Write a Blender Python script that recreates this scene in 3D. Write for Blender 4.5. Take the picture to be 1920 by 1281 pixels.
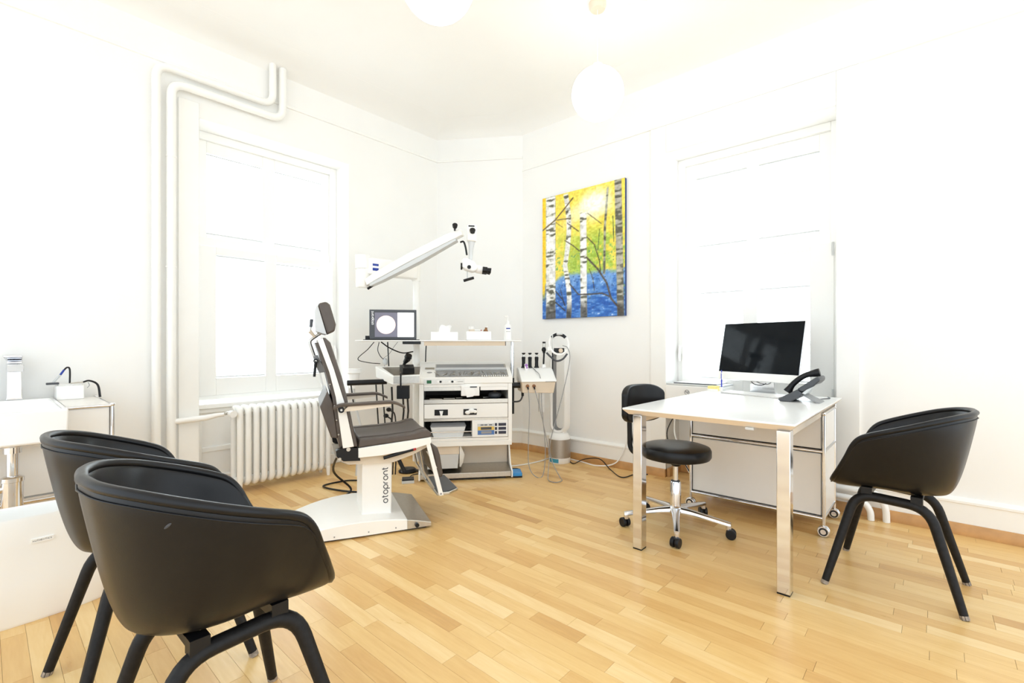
import bpy, math, random
import numpy as np
from mathutils import Vector, Matrix

for o in list(bpy.data.objects):
    bpy.data.objects.remove(o, do_unlink=True)
S = bpy.context.scene
C = S.collection
R = math.radians

# ------------------------------------------------------------------ camera, sky, exposure
CAM_H = 1.08
F_PX = 886.0
cam_data = bpy.data.cameras.new('camera')
cam_data.sensor_fit = 'HORIZONTAL'
cam_data.sensor_width = 36.0
cam_data.lens = 36.0 * F_PX / 1920.0
cam_data.shift_y = (646.0 - 640.5) / 1920.0
cam_data.clip_start = 0.05
cam = bpy.data.objects.new('camera', cam_data)
C.objects.link(cam)
cam.location = (0, 0, CAM_H)
cam.rotation_euler = (R(90), 0, R(41.7217 - 90))
S.camera = cam

world = bpy.data.worlds.new('overcast_sky')
S.world = world
world.use_nodes = True
bg = world.node_tree.nodes['Background']
bg.inputs[0].default_value = (0.835, 0.925, 1.0, 1)
bg.inputs[1].default_value = 1.72
def window_daylight(name, loc, rot, sx, sy, power):
    la = bpy.data.lights.new(name, 'AREA')
    la.shape = 'RECTANGLE'
    la.size, la.size_y = sx, sy
    la.energy = power
    la.color = (0.86, 0.945, 1.0)
    o = bpy.data.objects.new(name, la)
    C.objects.link(o)
    o.location = loc
    o.rotation_euler = rot
window_daylight('daylight_radiator_window', (1.6, 4.75, 1.75), (R(-90), 0, 0), 1.7, 2.5, 130)
window_daylight('daylight_desk_window', (4.6, 1.05, 1.75), (R(90), 0, R(90)), 1.7, 2.5, 130)
S.view_settings.view_transform = 'Standard'
S.view_settings.look = 'None'
S.view_settings.gamma = 1.0
S.view_settings.use_curve_mapping = False
S.view_settings.exposure = 0.38
S.cycles.max_bounces = 10
S.cycles.diffuse_bounces = 6
S.cycles.glossy_bounces = 4
S.cycles.transmission_bounces = 6
S.cycles.caustics_reflective = False
S.cycles.caustics_refractive = False

# ------------------------------------------------------------------ materials
def lin(c):
    c = c / 255.0
    return c / 12.92 if c <= 0.04045 else ((c + 0.055) / 1.055) ** 2.4
def rgb(r, g, b):
    return (lin(r), lin(g), lin(b), 1.0)
MATS = {}
def mat(name, col, rough=0.5, metal=0.0, var=0.0, vscale=8.0, bump=0.0, bscale=120.0, coat=0.0, emit=0.0, spec=0.5, trans=0.0):
    m = bpy.data.materials.new(name)
    m.use_nodes = True
    nt = m.node_tree
    b = nt.nodes['Principled BSDF']
    b.inputs['Base Color'].default_value = col
    b.inputs['Roughness'].default_value = rough
    b.inputs['Metallic'].default_value = metal
    b.inputs['Specular IOR Level'].default_value = spec
    b.inputs['Coat Weight'].default_value = coat
    b.inputs['Transmission Weight'].default_value = trans
    if emit:
        b.inputs['Emission Color'].default_value = col
        b.inputs['Emission Strength'].default_value = emit
    if var or bump:
        tc = nt.nodes.new('ShaderNodeTexCoord')
    if var:
        n = nt.nodes.new('ShaderNodeTexNoise')
        n.inputs['Scale'].default_value = vscale
        n.inputs['Detail'].default_value = 4
        nt.links.new(tc.outputs['Object'], n.inputs['Vector'])
        r = nt.nodes.new('ShaderNodeValToRGB')
        r.color_ramp.elements[0].position = 0.3
        r.color_ramp.elements[1].position = 0.7
        r.color_ramp.elements[0].color = tuple(c * (1 - var) for c in col[:3]) + (1,)
        r.color_ramp.elements[1].color = tuple(min(1, c * (1 + var)) for c in col[:3]) + (1,)
        nt.links.new(n.outputs['Fac'], r.inputs['Fac'])
        nt.links.new(r.outputs['Color'], b.inputs['Base Color'])
    if bump:
        n2 = nt.nodes.new('ShaderNodeTexNoise')
        n2.inputs['Scale'].default_value = bscale
        n2.inputs['Detail'].default_value = 3
        nt.links.new(tc.outputs['Object'], n2.inputs['Vector'])
        bp = nt.nodes.new('ShaderNodeBump')
        bp.inputs['Strength'].default_value = bump
        bp.inputs['Distance'].default_value = 0.002
        nt.links.new(n2.outputs['Fac'], bp.inputs['Height'])
        nt.links.new(bp.outputs['Normal'], b.inputs['Normal'])
    MATS[name] = m
    return m
WALL = mat('wall_paint', rgb(243, 242, 239), 0.75, var=0.01, vscale=3, bump=0.05, bscale=60)
CEIL = mat('ceiling_paint', rgb(245, 244, 241), 0.8, var=0.01, vscale=2)
TRIM = mat('white_gloss_paint', rgb(244, 243, 239), 0.35, var=0.01)
WINW = mat('window_paint', rgb(246, 245, 242), 0.3)
SKIRT = mat('oak_skirting', rgb(196, 148, 92), 0.4, var=0.12, vscale=14)
SUBF = mat('subfloor', rgb(120, 84, 50), 0.8, var=0.1)
LEATHER = mat('black_leather', rgb(19, 19, 21), 0.33, var=0.08, vscale=40, bump=0.08, bscale=420, spec=0.30)
BLKWOOD = mat('black_stained_ash', rgb(26, 24, 23), 0.5, spec=0.25, var=0.3, vscale=60, bump=0.3, bscale=160)
WORN = mat('worn_leg_tip', rgb(150, 138, 125), 0.7, var=0.35, vscale=90)
CHROME = mat('chrome', rgb(228, 228, 230), 0.08, 1.0)
STEEL = mat('brushed_steel', rgb(200, 196, 188), 0.32, 1.0, var=0.05, vscale=60)
ALU = mat('polished_aluminium', rgb(226, 226, 228), 0.16, 1.0)
ENAMEL = mat('white_enamel', rgb(243, 241, 236), 0.3, var=0.008)
WPLAST = mat('white_plastic', rgb(242, 241, 238), 0.38, var=0.008)
CREAM = mat('cream_metal', rgb(226, 212, 192), 0.4, var=0.03)
BEIGE = mat('beige_casing', rgb(214, 196, 172), 0.4, var=0.03)
GREY = mat('grey_plastic', rgb(150, 150, 150), 0.45, var=0.04)
LGREY = mat('light_grey_plastic', rgb(206, 208, 208), 0.4, var=0.03)
DGREY = mat('dark_grey_plastic', rgb(70, 72, 76), 0.4, var=0.05)
BLACK = mat('black_plastic', rgb(22, 22, 24), 0.35, var=0.1, spec=0.3)
RUBBER = mat('black_rubber', rgb(32, 31, 31), 0.6, var=0.1)
TAUPE = mat('taupe_leather', rgb(84, 74, 67), 0.42, var=0.06, vscale=30, bump=0.2, bscale=300)
CERAMIC = mat('white_ceramic', rgb(248, 248, 247), 0.12, coat=0.4)
TABLEW = mat('white_lacquer_top', rgb(250, 250, 248), 0.22, coat=0.15)
TABLEE = mat('cream_table_edge', rgb(236, 222, 204), 0.4)
USMW = mat('white_powder_steel', rgb(236, 233, 228), 0.35, var=0.01)
BLUE = mat('blue_plastic', rgb(52, 140, 205), 0.4, var=0.05)
LOGOBLUE = mat('logo_blue', rgb(28, 58, 150), 0.5)
TEAL = mat('teal_panel', rgb(60, 150, 180), 0.35, var=0.05)
PRINT = mat('grey_print', rgb(88, 88, 90), 0.5)
PALEPRINT = mat('pale_grey_print', rgb(170, 168, 164), 0.5)
WPRINT = mat('white_print', rgb(245, 245, 245), 0.5)
YELLOW = mat('yellow_paper', rgb(250, 232, 150), 0.7, var=0.04, vscale=30)
GREEN = mat('green_switch', rgb(18, 92, 52), 0.3, var=0.15)
RED = mat('red_plastic', rgb(170, 40, 38), 0.4)
PURPLE = mat('purple_print', rgb(160, 110, 185), 0.4, var=0.1)
PAPER = mat('white_paper', rgb(248, 248, 246), 0.8, var=0.01)
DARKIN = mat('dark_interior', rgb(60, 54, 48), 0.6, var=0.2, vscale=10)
GRILLE = mat('nickel_grille', rgb(176, 170, 162), 0.38, 0.8, var=0.08, vscale=300)
BIN = mat('white_bin_plastic', rgb(246, 246, 244), 0.25)
def add_streaks(m, col):
    nt = m.node_tree
    b = nt.nodes['Principled BSDF']
    tc = nt.nodes.new('ShaderNodeTexCoord')
    mp = nt.nodes.new('ShaderNodeMapping')
    mp.inputs['Rotation'].default_value = (0.3, 0.5, 0.4)
    n = nt.nodes.new('ShaderNodeTexNoise')
    n.inputs['Scale'].default_value = 2.6
    n.inputs['Detail'].default_value = 3
    r = nt.nodes.new('ShaderNodeValToRGB')
    base = b.inputs['Base Color'].default_value[:]
    e = r.color_ramp.elements
    e[0].position = 0.385
    e[0].color = base
    e[1].position = 0.405
    e[1].color = base
    k = e.new(0.395)
    k.color = col
    nt.links.new(tc.outputs['Object'], mp.inputs['Vector'])
    nt.links.new(mp.outputs['Vector'], n.inputs['Vector'])
    nt.links.new(n.outputs['Fac'], r.inputs['Fac'])
    nt.links.new(r.outputs['Color'], b.inputs['Base Color'])
add_streaks(BIN, rgb(238, 216, 160))
SMOKED = mat('dull_steel', rgb(132, 124, 112), 0.35, 0.9, var=0.06, vscale=30)
SCUFF = mat('pale_scuff', rgb(62, 63, 66), 0.6, var=0.3, vscale=200)
BAG = mat('clear_bag', rgb(232, 230, 224), 0.25, var=0.05, vscale=20)
BROWNI = mat('brown_item', rgb(140, 92, 52), 0.5, var=0.3, vscale=40)
SCREENB = mat('black_glass', rgb(14, 18, 22), 0.06, spec=0.14)
LAMPM = mat('lit_opal_glass', (1, 0.985, 0.96, 1), 0.3, emit=3.2)
SCRG = mat('screen_grey_lit', rgb(112, 110, 124), 0.3, emit=0.2)
SCRW = mat('screen_white_lit', rgb(250, 250, 250), 0.3, emit=0.9)
SCRP = mat('screen_eardrum_lit', rgb(250, 226, 216), 0.3, emit=0.4, var=0.02, vscale=25)

def glass_mat():
    m = bpy.data.materials.new('window_glass')
    m.use_nodes = True
    nt = m.node_tree
    nt.nodes.clear()
    out = nt.nodes.new('ShaderNodeOutputMaterial')
    mix = nt.nodes.new('ShaderNodeMixShader')
    tr = nt.nodes.new('ShaderNodeBsdfTransparent')
    gl = nt.nodes.new('ShaderNodeBsdfGlossy')
    fr = nt.nodes.new('ShaderNodeFresnel')
    gl.inputs['Roughness'].default_value = 0.03
    tr.inputs[0].default_value = (0.97, 0.985, 0.98, 1)
    fr.inputs[0].default_value = 1.45
    nt.links.new(fr.outputs[0], mix.inputs[0])
    nt.links.new(tr.outputs[0], mix.inputs[1])
    nt.links.new(gl.outputs[0], mix.inputs[2])
    nt.links.new(mix.outputs[0], out.inputs[0])
    return m
GLASS = glass_mat()
def blind_mat():
    m = bpy.data.materials.new('blind_fabric')
    m.use_nodes = True
    nt = m.node_tree
    nt.nodes.clear()
    out = nt.nodes.new('ShaderNodeOutputMaterial')
    mix = nt.nodes.new('ShaderNodeMixShader')
    df = nt.nodes.new('ShaderNodeBsdfDiffuse')
    tl = nt.nodes.new('ShaderNodeBsdfTranslucent')
    n = nt.nodes.new('ShaderNodeTexNoise')
    n.inputs['Scale'].default_value = 300
    r = nt.nodes.new('ShaderNodeValToRGB')
    r.color_ramp.elements[0].color = (0.92, 0.92, 0.92, 1)
    r.color_ramp.elements[1].color = (0.97, 0.97, 0.97, 1)
    nt.links.new(n.outputs['Fac'], r.inputs['Fac'])
    for k in (df, tl):
        nt.links.new(r.outputs['Color'], k.inputs['Color'])
    mix.inputs[0].default_value = 0.72
    nt.links.new(df.outputs[0], mix.inputs[1])
    nt.links.new(tl.outputs[0], mix.inputs[2])
    nt.links.new(mix.outputs[0], out.inputs[0])
    return m
BLIND = blind_mat()
def wood_mat():
    m = bpy.data.materials.new('oak_parquet')
    m.use_nodes = True
    nt = m.node_tree
    L = nt.links.new
    b = nt.nodes['Principled BSDF']
    at = nt.nodes.new('ShaderNodeAttribute')
    at.attribute_name = 'tone'
    sep = nt.nodes.new('ShaderNodeSeparateColor')
    L(at.outputs['Color'], sep.inputs[0])
    ge = nt.nodes.new('ShaderNodeNewGeometry')
    off = nt.nodes.new('ShaderNodeVectorMath')
    off.operation = 'MULTIPLY_ADD'
    off.inputs[1].default_value = (13, 1.4, 1)
    L(ge.outputs['Position'], off.inputs[0])
    comb = nt.nodes.new('ShaderNodeCombineXYZ')
    mu = nt.nodes.new('ShaderNodeMath')
    mu.operation = 'MULTIPLY'
    mu.inputs[1].default_value = 57.0
    L(sep.outputs[1], mu.inputs[0])
    L(mu.outputs[0], comb.inputs[0])
    L(mu.outputs[0], comb.inputs[2])
    L(comb.outputs[0], off.inputs[2])
    n1 = nt.nodes.new('ShaderNodeTexNoise')
    n1.inputs['Scale'].default_value = 1.6
    n1.inputs['Detail'].default_value = 5
    n1.inputs['Distortion'].default_value = 1.6
    L(off.outputs[0], n1.inputs['Vector'])
    n2 = nt.nodes.new('ShaderNodeTexNoise')
    n2.inputs['Scale'].default_value = 9
    n2.inputs['Detail'].default_value = 6
    L(off.outputs[0], n2.inputs['Vector'])
    ramp = nt.nodes.new('ShaderNodeValToRGB')
    e = ramp.color_ramp.elements
    e[0].position = 0.0
    e[0].color = rgb(190, 142, 86)
    e[1].position = 1.0
    e[1].color = rgb(242, 213, 160)
    k = e.new(0.3)
    k.color = rgb(215, 170, 106)
    k = e.new(0.65)
    k.color = rgb(230, 192, 128)
    a1 = nt.nodes.new('ShaderNodeMath')
    a1.operation = 'MULTIPLY_ADD'
    a1.inputs[1].default_value = 0.5
    L(n1.outputs['Fac'], a1.inputs[0])
    s1 = nt.nodes.new('ShaderNodeMath')
    s1.operation = 'SUBTRACT'
    s1.inputs[1].default_value = 0.36
    L(sep.outputs[0], s1.inputs[0])
    L(s1.outputs[0], a1.inputs[2])
    a2 = nt.nodes.new('ShaderNodeMath')
    a2.operation = 'MULTIPLY_ADD'
    a2.inputs[1].default_value = 0.24
    L(n2.outputs['Fac'], a2.inputs[0])
    L(a1.outputs[0], a2.inputs[2])
    L(a2.outputs[0], ramp.inputs['Fac'])
    L(ramp.outputs['Color'], b.inputs['Base Color'])
    b.inputs['Roughness'].default_value = 0.3
    rr = nt.nodes.new('ShaderNodeMapRange')
    rr.inputs['To Min'].default_value = 0.22
    rr.inputs['To Max'].default_value = 0.42
    L(n1.outputs['Fac'], rr.inputs['Value'])
    L(rr.outputs[0], b.inputs['Roughness'])
    return m
WOOD = wood_mat()
def attr_mat(name, rough=0.5):
    m = bpy.data.materials.new(name)
    m.use_nodes = True
    nt = m.node_tree
    b = nt.nodes['Principled BSDF']
    at = nt.nodes.new('ShaderNodeAttribute')
    at.attribute_name = 'paint'
    nt.links.new(at.outputs['Color'], b.inputs['Base Color'])
    b.inputs['Roughness'].default_value = rough
    n2 = nt.nodes.new('ShaderNodeTexNoise')
    n2.inputs['Scale'].default_value = 90
    bp = nt.nodes.new('ShaderNodeBump')
    bp.inputs['Strength'].default_value = 0.3
    bp.inputs['Distance'].default_value = 0.002
    nt.links.new(n2.outputs['Fac'], bp.inputs['Height'])
    nt.links.new(bp.outputs['Normal'], b.inputs['Normal'])
    return m
PAINT = attr_mat('oil_paint', 0.45)

# ------------------------------------------------------------------ mesh helpers
class MB:
    def __init__(self):
        self.v = []
        self.f = []
    def add(self, vs, fs, M=None):
        n = len(self.v)
        for p in vs:
            p = Vector(p)
            if M is not None:
                p = M @ p
            self.v.append(tuple(p))
        for f in fs:
            self.f.append(tuple(i + n for i in f))
        return self
    def box(self, x0, x1, y0, y1, z0, z1, M=None):
        vs = [(x0, y0, z0), (x1, y0, z0), (x1, y1, z0), (x0, y1, z0), (x0, y0, z1), (x1, y0, z1), (x1, y1, z1), (x0, y1, z1)]
        fs = [(0, 3, 2, 1), (4, 5, 6, 7), (0, 1, 5, 4), (1, 2, 6, 5), (2, 3, 7, 6), (3, 0, 4, 7)]
        return self.add(vs, fs, M)
    def prism(self, poly, a0, a1, axis='y', M=None):
        n = len(poly)
        def mk(p, a):
            return {'y': (p[0], a, p[1]), 'x': (a, p[0], p[1]), 'z': (p[0], p[1], a)}[axis]
        vs = [mk(p, a0) for p in poly] + [mk(p, a1) for p in poly]
        fs = [tuple(range(n)), tuple(range(2 * n - 1, n - 1, -1))]
        for i in range(n):
            j = (i + 1) % n
            fs.append((i, i + n, j + n, j))
        return self.add(vs, fs, M)
    def loft(self, rings, cap=True, closed=True, M=None):
        n = len(rings[0])
        vs = [p for r in rings for p in r]
        fs = []
        for i in range(len(rings) - 1):
            for j in range(n if closed else n - 1):
                k = (j + 1) % n
                fs.append((i * n + j, i * n + k, (i + 1) * n + k, (i + 1) * n + j))
        if cap:
            fs.append(tuple(range(n - 1, -1, -1)))
            fs.append(tuple(range((len(rings) - 1) * n, len(rings) * n)))
        return self.add(vs, fs, M)
    def cyl(self, p0, p1, r0, r1=None, n=16, cap=True, M=None):
        r1 = r0 if r1 is None else r1
        return self.tube([p0, p1], [r0, r1], n, cap, M)
    def tube(self, pts, r, n=8, cap=True, M=None, flat=1.0):
        pts = [Vector(p) for p in pts]
        rs = r if isinstance(r, (list, tuple)) else [r] * len(pts)
        t0 = (pts[1] - pts[0]).normalized()
        up = Vector((0, 0, 1)) if abs(t0.z) < 0.9 else Vector((1, 0, 0))
        a = t0.cross(up).normalized()
        rings = []
        for i, p in enumerate(pts):
            if i == 0:
                t = pts[1] - pts[0]
            elif i == len(pts) - 1:
                t = pts[-1] - pts[-2]
            else:
                t = (pts[i + 1] - p).normalized() + (p - pts[i - 1]).normalized()
            t.normalize()
            a = (a - t * a.dot(t))
            if a.length < 1e-6:
                a = t.orthogonal()
            a.normalize()
            b = t.cross(a)
            rings.append([p + (a * math.cos(2 * math.pi * k / n) + b * math.sin(2 * math.pi * k / n) * flat) * rs[i] for k in range(n)])
        return self.loft(rings, cap, True, M)
    def lathe(self, prof, n=24, c=(0, 0, 0), M=None):
        rings = [[(c[0] + r * math.cos(2 * math.pi * k / n), c[1] + r * math.sin(2 * math.pi * k / n), c[2] + z) for k in range(n)] for r, z in prof]
        return self.loft(rings, True, True, M)
    def ball(self, c, r, n=20, m=12, M=None):
        if not isinstance(r, (tuple, list)):
            r = (r, r, r)
        rings = []
        for i in range(1, m):
            th = math.pi * i / m
            rings.append([(c[0] + r[0] * math.sin(th) * math.cos(2 * math.pi * k / n), c[1] + r[1] * math.sin(th) * math.sin(2 * math.pi * k / n), c[2] - r[2] * math.cos(th)) for k in range(n)])
        s = len(self.v)
        self.loft(rings, False, True, M)
        top = Vector((c[0], c[1], c[2] + r[2]))
        bot = Vector((c[0], c[1], c[2] - r[2]))
        if M is not None:
            top = M @ top
            bot = M @ bot
        self.v += [tuple(bot), tuple(top)]
        ib, it = len(self.v) - 2, len(self.v) - 1
        for k in range(n):
            self.f.append((ib, s + (k + 1) % n, s + k))
            self.f.append((it, s + (m - 2) * n + k, s + (m - 2) * n + (k + 1) % n))
        return self
    def build(self, name, m, parent=None, bevel=0.0, seg=2, smooth=40, sub=0):
        me = bpy.data.meshes.new(name)
        me.from_pydata(self.v, [], self.f)
        me.update()
        import bmesh as _bm
        b = _bm.new()
        b.from_mesh(me)
        _bm.ops.recalc_face_normals(b, faces=b.faces)
        b.to_mesh(me)
        b.free()
        me.shade_smooth()
        me.set_sharp_from_angle(angle=R(smooth))
        me.materials.append(m)
        o = bpy.data.objects.new(name, me)
        C.objects.link(o)
        if parent is not None:
            o.parent = parent
        if bevel:
            md = o.modifiers.new('edge', 'BEVEL')
            md.width = bevel
            md.segments = seg
            md.limit_method = 'ANGLE'
            md.angle_limit = R(40)
            md.use_clamp_overlap = True
        if sub:
            md = o.modifiers.new('smooth', 'SUBSURF')
            md.levels = sub
            md.render_levels = sub
        return o
def bez(pts, n=10):
    """smooth polyline through control points (Catmull-Rom)"""
    P = [Vector(p) for p in pts]
    P = [P[0] * 2 - P[1]] + P + [P[-1] * 2 - P[-2]]
    out = []
    for i in range(1, len(P) - 2):
        for k in range(n):
            t = k / n
            a, b, c, d = P[i - 1], P[i], P[i + 1], P[i + 2]
            out.append(0.5 * ((2 * b) + (c - a) * t + (2 * a - 5 * b + 4 * c - d) * t * t + (3 * b - a - 3 * c + d) * t ** 3))
    out.append(P[-2])
    return out
def fillet(pts, rad, n=6):
    """polyline with rounded corners"""
    P = [Vector(p) for p in pts]
    rr = rad if isinstance(rad, (list, tuple)) else [rad] * len(P)
    out = [P[0]]
    for i in range(1, len(P) - 1):
        d0 = (P[i - 1] - P[i])
        d1 = (P[i + 1] - P[i])
        r = min(rr[i], d0.length * 0.49, d1.length * 0.49)
        a = P[i] + d0.normalized() * r
        b = P[i] + d1.normalized() * r
        for k in range(n + 1):
            t = k / n
            out.append(a * (1 - t) ** 2 + P[i] * 2 * t * (1 - t) + b * t * t)
    out.append(P[-1])
    return out
def tag(o, label, cat, group=None):
    o['label'] = label
    o['category'] = cat
    if group:
        o['group'] = group
    return o
def thing(name, label, cat, loc=(0, 0, 0), rz=0.0, group=None):
    o = bpy.data.objects.new(name, None)
    o.empty_display_size = 0.1
    C.objects.link(o)
    o.location = loc
    o.rotation_euler = (0, 0, R(rz))
    return tag(o, label, cat, group)
def struct(o):
    o['kind'] = 'structure'
    return o
def sempty(name):
    o = bpy.data.objects.new(name, None)
    C.objects.link(o)
    o['kind'] = 'structure'
    return o
def dup(root, loc, rz, label, group=None):
    r = root.copy()
    C.objects.link(r)
    r.location = loc
    r.rotation_euler = (0, 0, R(rz))
    r['label'] = label
    for ch in list(root.children):
        c = ch.copy()
        C.objects.link(c)
        c.parent = r
        for g in list(ch.children):
            d = g.copy()
            C.objects.link(d)
            d.parent = c
    return r
def axes(o, x, y, z=None):
    """matrix with given origin and axis directions"""
    x = Vector(x).normalized()
    y = Vector(y).normalized()
    z = x.cross(y) if z is None else Vector(z).normalized()
    return Matrix(((x.x, y.x, z.x, o[0]), (x.y, y.y, z.y, o[1]), (x.z, y.z, z.z, o[2]), (0, 0, 0, 1)))
# letters drawn as strokes, x-height 1
def arc(cx, cy, r, a0, a1, n=14):
    return [(cx + r * math.cos(R(a0 + (a1 - a0) * k / n)), cy + r * math.sin(R(a0 + (a1 - a0) * k / n))) for k in range(n + 1)]
GLY = {
    'o': (1.0, [arc(0.5, 0.5, 0.5, 0, 360, 26)]),
    't': (0.55, [[(0.2, 1.4), (0.2, 0.3)] + arc(0.5, 0.3, 0.3, 180, 270, 6), [(0.0, 1.0), (0.5, 1.0)]]),
    'p': (1.0, [arc(0.5, 0.5, 0.5, 0, 360, 26), [(0.0, 0.5), (0.0, -0.5)]]),
    'r': (0.5, [[(0.0, 0.0), (0.0, 0.55)] + arc(0.45, 0.55, 0.45, 180, 90, 7)]),
    'n': (0.9, [[(0.0, 0.0), (0.0, 0.55)] + arc(0.45, 0.55, 0.45, 180, 0, 12) + [(0.9, 0.0)]]),
    'h': (0.8, [[(0.0, 1.5), (0.0, 0.0)], [(0.0, 0.55)] + arc(0.4, 0.55, 0.4, 180, 0, 10) + [(0.8, 0.0)]]),
}
CAPS = {
    'A': (0.9, [[(0, 0), (0.45, 1), (0.9, 0)], [(0.18, 0.38), (0.72, 0.38)]]),
    'U': (0.8, [[(0, 1), (0, 0.4)] + arc(0.4, 0.4, 0.4, 180, 360, 8) + [(0.8, 1)]]),
    'T': (0.8, [[(0, 1), (0.8, 1)], [(0.4, 1), (0.4, 0)]]),
    'H': (0.8, [[(0, 0), (0, 1)], [(0.8, 0), (0.8, 1)], [(0, 0.5), (0.8, 0.5)]]),
    'E': (0.65, [[(0.65, 1), (0, 1), (0, 0), (0.65, 0)], [(0, 0.5), (0.55, 0.5)]]),
    'N': (0.8, [[(0, 0), (0, 1), (0.8, 0), (0.8, 1)]]),
    'I': (0.1, [[(0.05, 0), (0.05, 1)]]),
    'C': (0.8, [arc(0.45, 0.5, 0.48, 50, 310, 14)]),
    'S': (0.7, [arc(0.35, 0.75, 0.25, 30, 270, 10) + arc(0.35, 0.25, 0.25, 90, -150, 10)]),
}
def strokes(mb, text, size, width, M, gap=0.28, table=GLY):
    x = 0.0
    for ch in text:
        adv, pls = table[ch]
        for pl in pls:
            pts = [Vector(((x + p[0]) * size, p[1] * size)) for p in pl]
            L, Rr = [], []
            for i, p in enumerate(pts):
                a = pts[max(i - 1, 0)]
                b = pts[min(i + 1, len(pts) - 1)]
                if (pts[0] - pts[-1]).length < 1e-6 and i in (0, len(pts) - 1):
                    a, b = pts[-2], pts[1]
                t = (b - a).normalized()
                nn = Vector((-t.y, t.x)) * width * 0.5
                L.append((p.x + nn.x, p.y + nn.y, 0))
                Rr.append((p.x - nn.x, p.y - nn.y, 0))
            n = len(pts)
            mb.add(L + Rr, [(i, i + 1, n + i + 1, n + i) for i in range(n - 1)], M)
        x += adv + gap
    return mb
# ================================================================== SETTING
XR, YL = 3.72, 3.92
DL, DR = 3.205, 3.17          # chamfered corner: (DL, YL) to (XR, DR)
ZW, ZC = 3.24, 3.30
# ---- floor
floor = struct(MB().box(-2.2, 4.06, -2.0, 4.24, -0.06, -0.004).build('floor', SUBF))
rng = random.Random(7)
SW = 0.066
planks = []
x = -2.2
fwv = (math.cos(R(41.7217)), math.sin(R(41.7217)))
while x < XR + 0.3:
    y = -2.0 - rng.random() * 0.6
    while y < YL + 0.2:
        ln = rng.choice([0.24, 0.32, 0.4, 0.48, 0.56, 0.66]) * rng.uniform(0.9, 1.1)
        y1 = min(y + ln, 4.2)
        y0 = max(y, -2.0)
        if y1 - y0 > 0.03 and not (x > XR and not (0.47 < (y0 + y1) / 2 < 1.63)):
            cx, cy = x + SW / 2, (y0 + y1) / 2
            t = cx * fwv[0] + cy * fwv[1]
            score = 0.0
            if t > 0.6:
                a = (cx * fwv[1] - cy * fwv[0]) / t
                py = 646 + F_PX * CAM_H / t
                px = 960 + F_PX * a
                inside = 0 < px < 1920 and py < 1281
                hidden = (cx > 3.16 and 0.45 < cy < 1.2) or cy > 3.9 or cx > 3.72
                if inside and not hidden:
                    score = SW * (y1 - y0) / t ** 3
            tone = min(1, max(0, rng.gauss(0.56, 0.14)))
            if rng.random() < 0.05:
                tone *= 0.45
            planks.append((score, x, x + SW, y0, y1, tone, rng.random()))
        y += ln
    x += SW
planks.sort(key=lambda p: -p[0])
def plank_mesh(ps, name):
    mb = MB()
    tones = []
    for (_, x0, x1, y0, y1, tn, sd) in ps:
        mb.box(x0 + 0.0004, x1 - 0.0004, y0 + 0.0005, y1 - 0.0005, -0.004, 0.0)
        tones += [(tn, sd)] * 8
    me = bpy.data.meshes.new(name)
    me.from_pydata(mb.v, [], mb.f)
    ca = me.attributes.new('tone', 'FLOAT_COLOR', 'POINT')
    for i, (tn, sd) in enumerate(tones):
        ca.data[i].color = (tn, sd, 0, 1)
    me.materials.append(WOOD)
    me.update()
    o = bpy.data.objects.new(name, me)
    C.objects.link(o)
    o.parent = floor
    return o
for p in planks[:300]:
    plank_mesh([p], 'plank')
rest = plank_mesh(planks[300:], 'plank_field')
rest['kind'] = 'stuff'
# ---- walls
mb = MB()
mb.box(-2.2, 1.03, YL, 4.24, -0.004, ZC)
mb.box(2.19, DL, YL, 4.24, -0.004, ZC)
mb.box(1.03, 2.19, YL, 4.24, 2.70, ZC)
mb.box(1.03, 2.19, 4.07, 4.24, -0.004, 0.62)
struct(mb.build('wall_left', WALL))
mb = MB()
mb.box(XR, 4.06, -2.0, 0.474, -0.004, ZC)
mb.box(XR, 4.06, 1.625, DR, -0.004, ZC)
mb.box(XR, 4.06, 0.474, 1.625, 2.64, ZC)
mb.box(3.97, 4.06, 0.474, 1.625, -0.004, 0.62)
struct(mb.build('wall_right', WALL))
dv = Vector((XR - DL, DR - YL, 0)).normalized()
dn = Vector((-dv.y, dv.x, 0))
if dn.dot(Vector((1, 1, 0))) < 0:
    dn = -dn
mb = MB()
mb.prism([(DL, YL), (XR, DR), (4.06, DR), (4.06, 4.24), (DL, 4.24)], -0.004, ZC, 'z')
struct(mb.build('wall_corner', WALL))
struct(MB().box(-2.2, 4.06, -2.0, 4.24, ZC, ZC + 0.1).build('ceiling', CEIL))
# ---- strips that follow the walls: list of (distance from wall, z) rings
def inset(d):
    """inner room outline at distance d from the walls"""
    n1 = Vector((0, -1, 0))
    n2 = -dn
    n3 = Vector((-1, 0, 0))
    def isect(p, dr, q, dq):
        det = dr.x * (-dq.y) + dq.x * dr.y
        w = q - p
        s = (w.x * (-dq.y) + dq.x * w.y) / det
        return p + dr * s
    a0 = Vector((-2.2, YL, 0)) + n1 * d
    b0 = Vector((DL, YL, 0)) + n2 * d
    c0 = Vector((XR, DR, 0)) + n3 * d
    B = isect(a0, Vector((1, 0, 0)), b0, dv)
    Cc = isect(b0, dv, c0, Vector((0, 1, 0)))
    return [a0, B, Cc, Vector((XR - d, -2.0, 0))]
def strip(prof, seg):
    """loft a closed (d, z) profile along wall segment seg (0 left, 1 corner, 2 right)"""
    r0, r1 = [], []
    for d, z in prof:
        o = inset(d)
        r0.append((o[seg].x, o[seg].y, z))
        r1.append((o[seg + 1].x, o[seg + 1].y, z))
    return r0, r1
COVE = [(0, ZW), (0.05, ZW + 0.03), (0.14, ZW + 0.05), (0.34, ZC - 0.0005), (0.34, ZC), (0, ZC)]
mb = MB()
for s in range(3):
    mb.loft(strip(COVE, s))
struct(mb.build('trim_1', CEIL, smooth=30))
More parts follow.
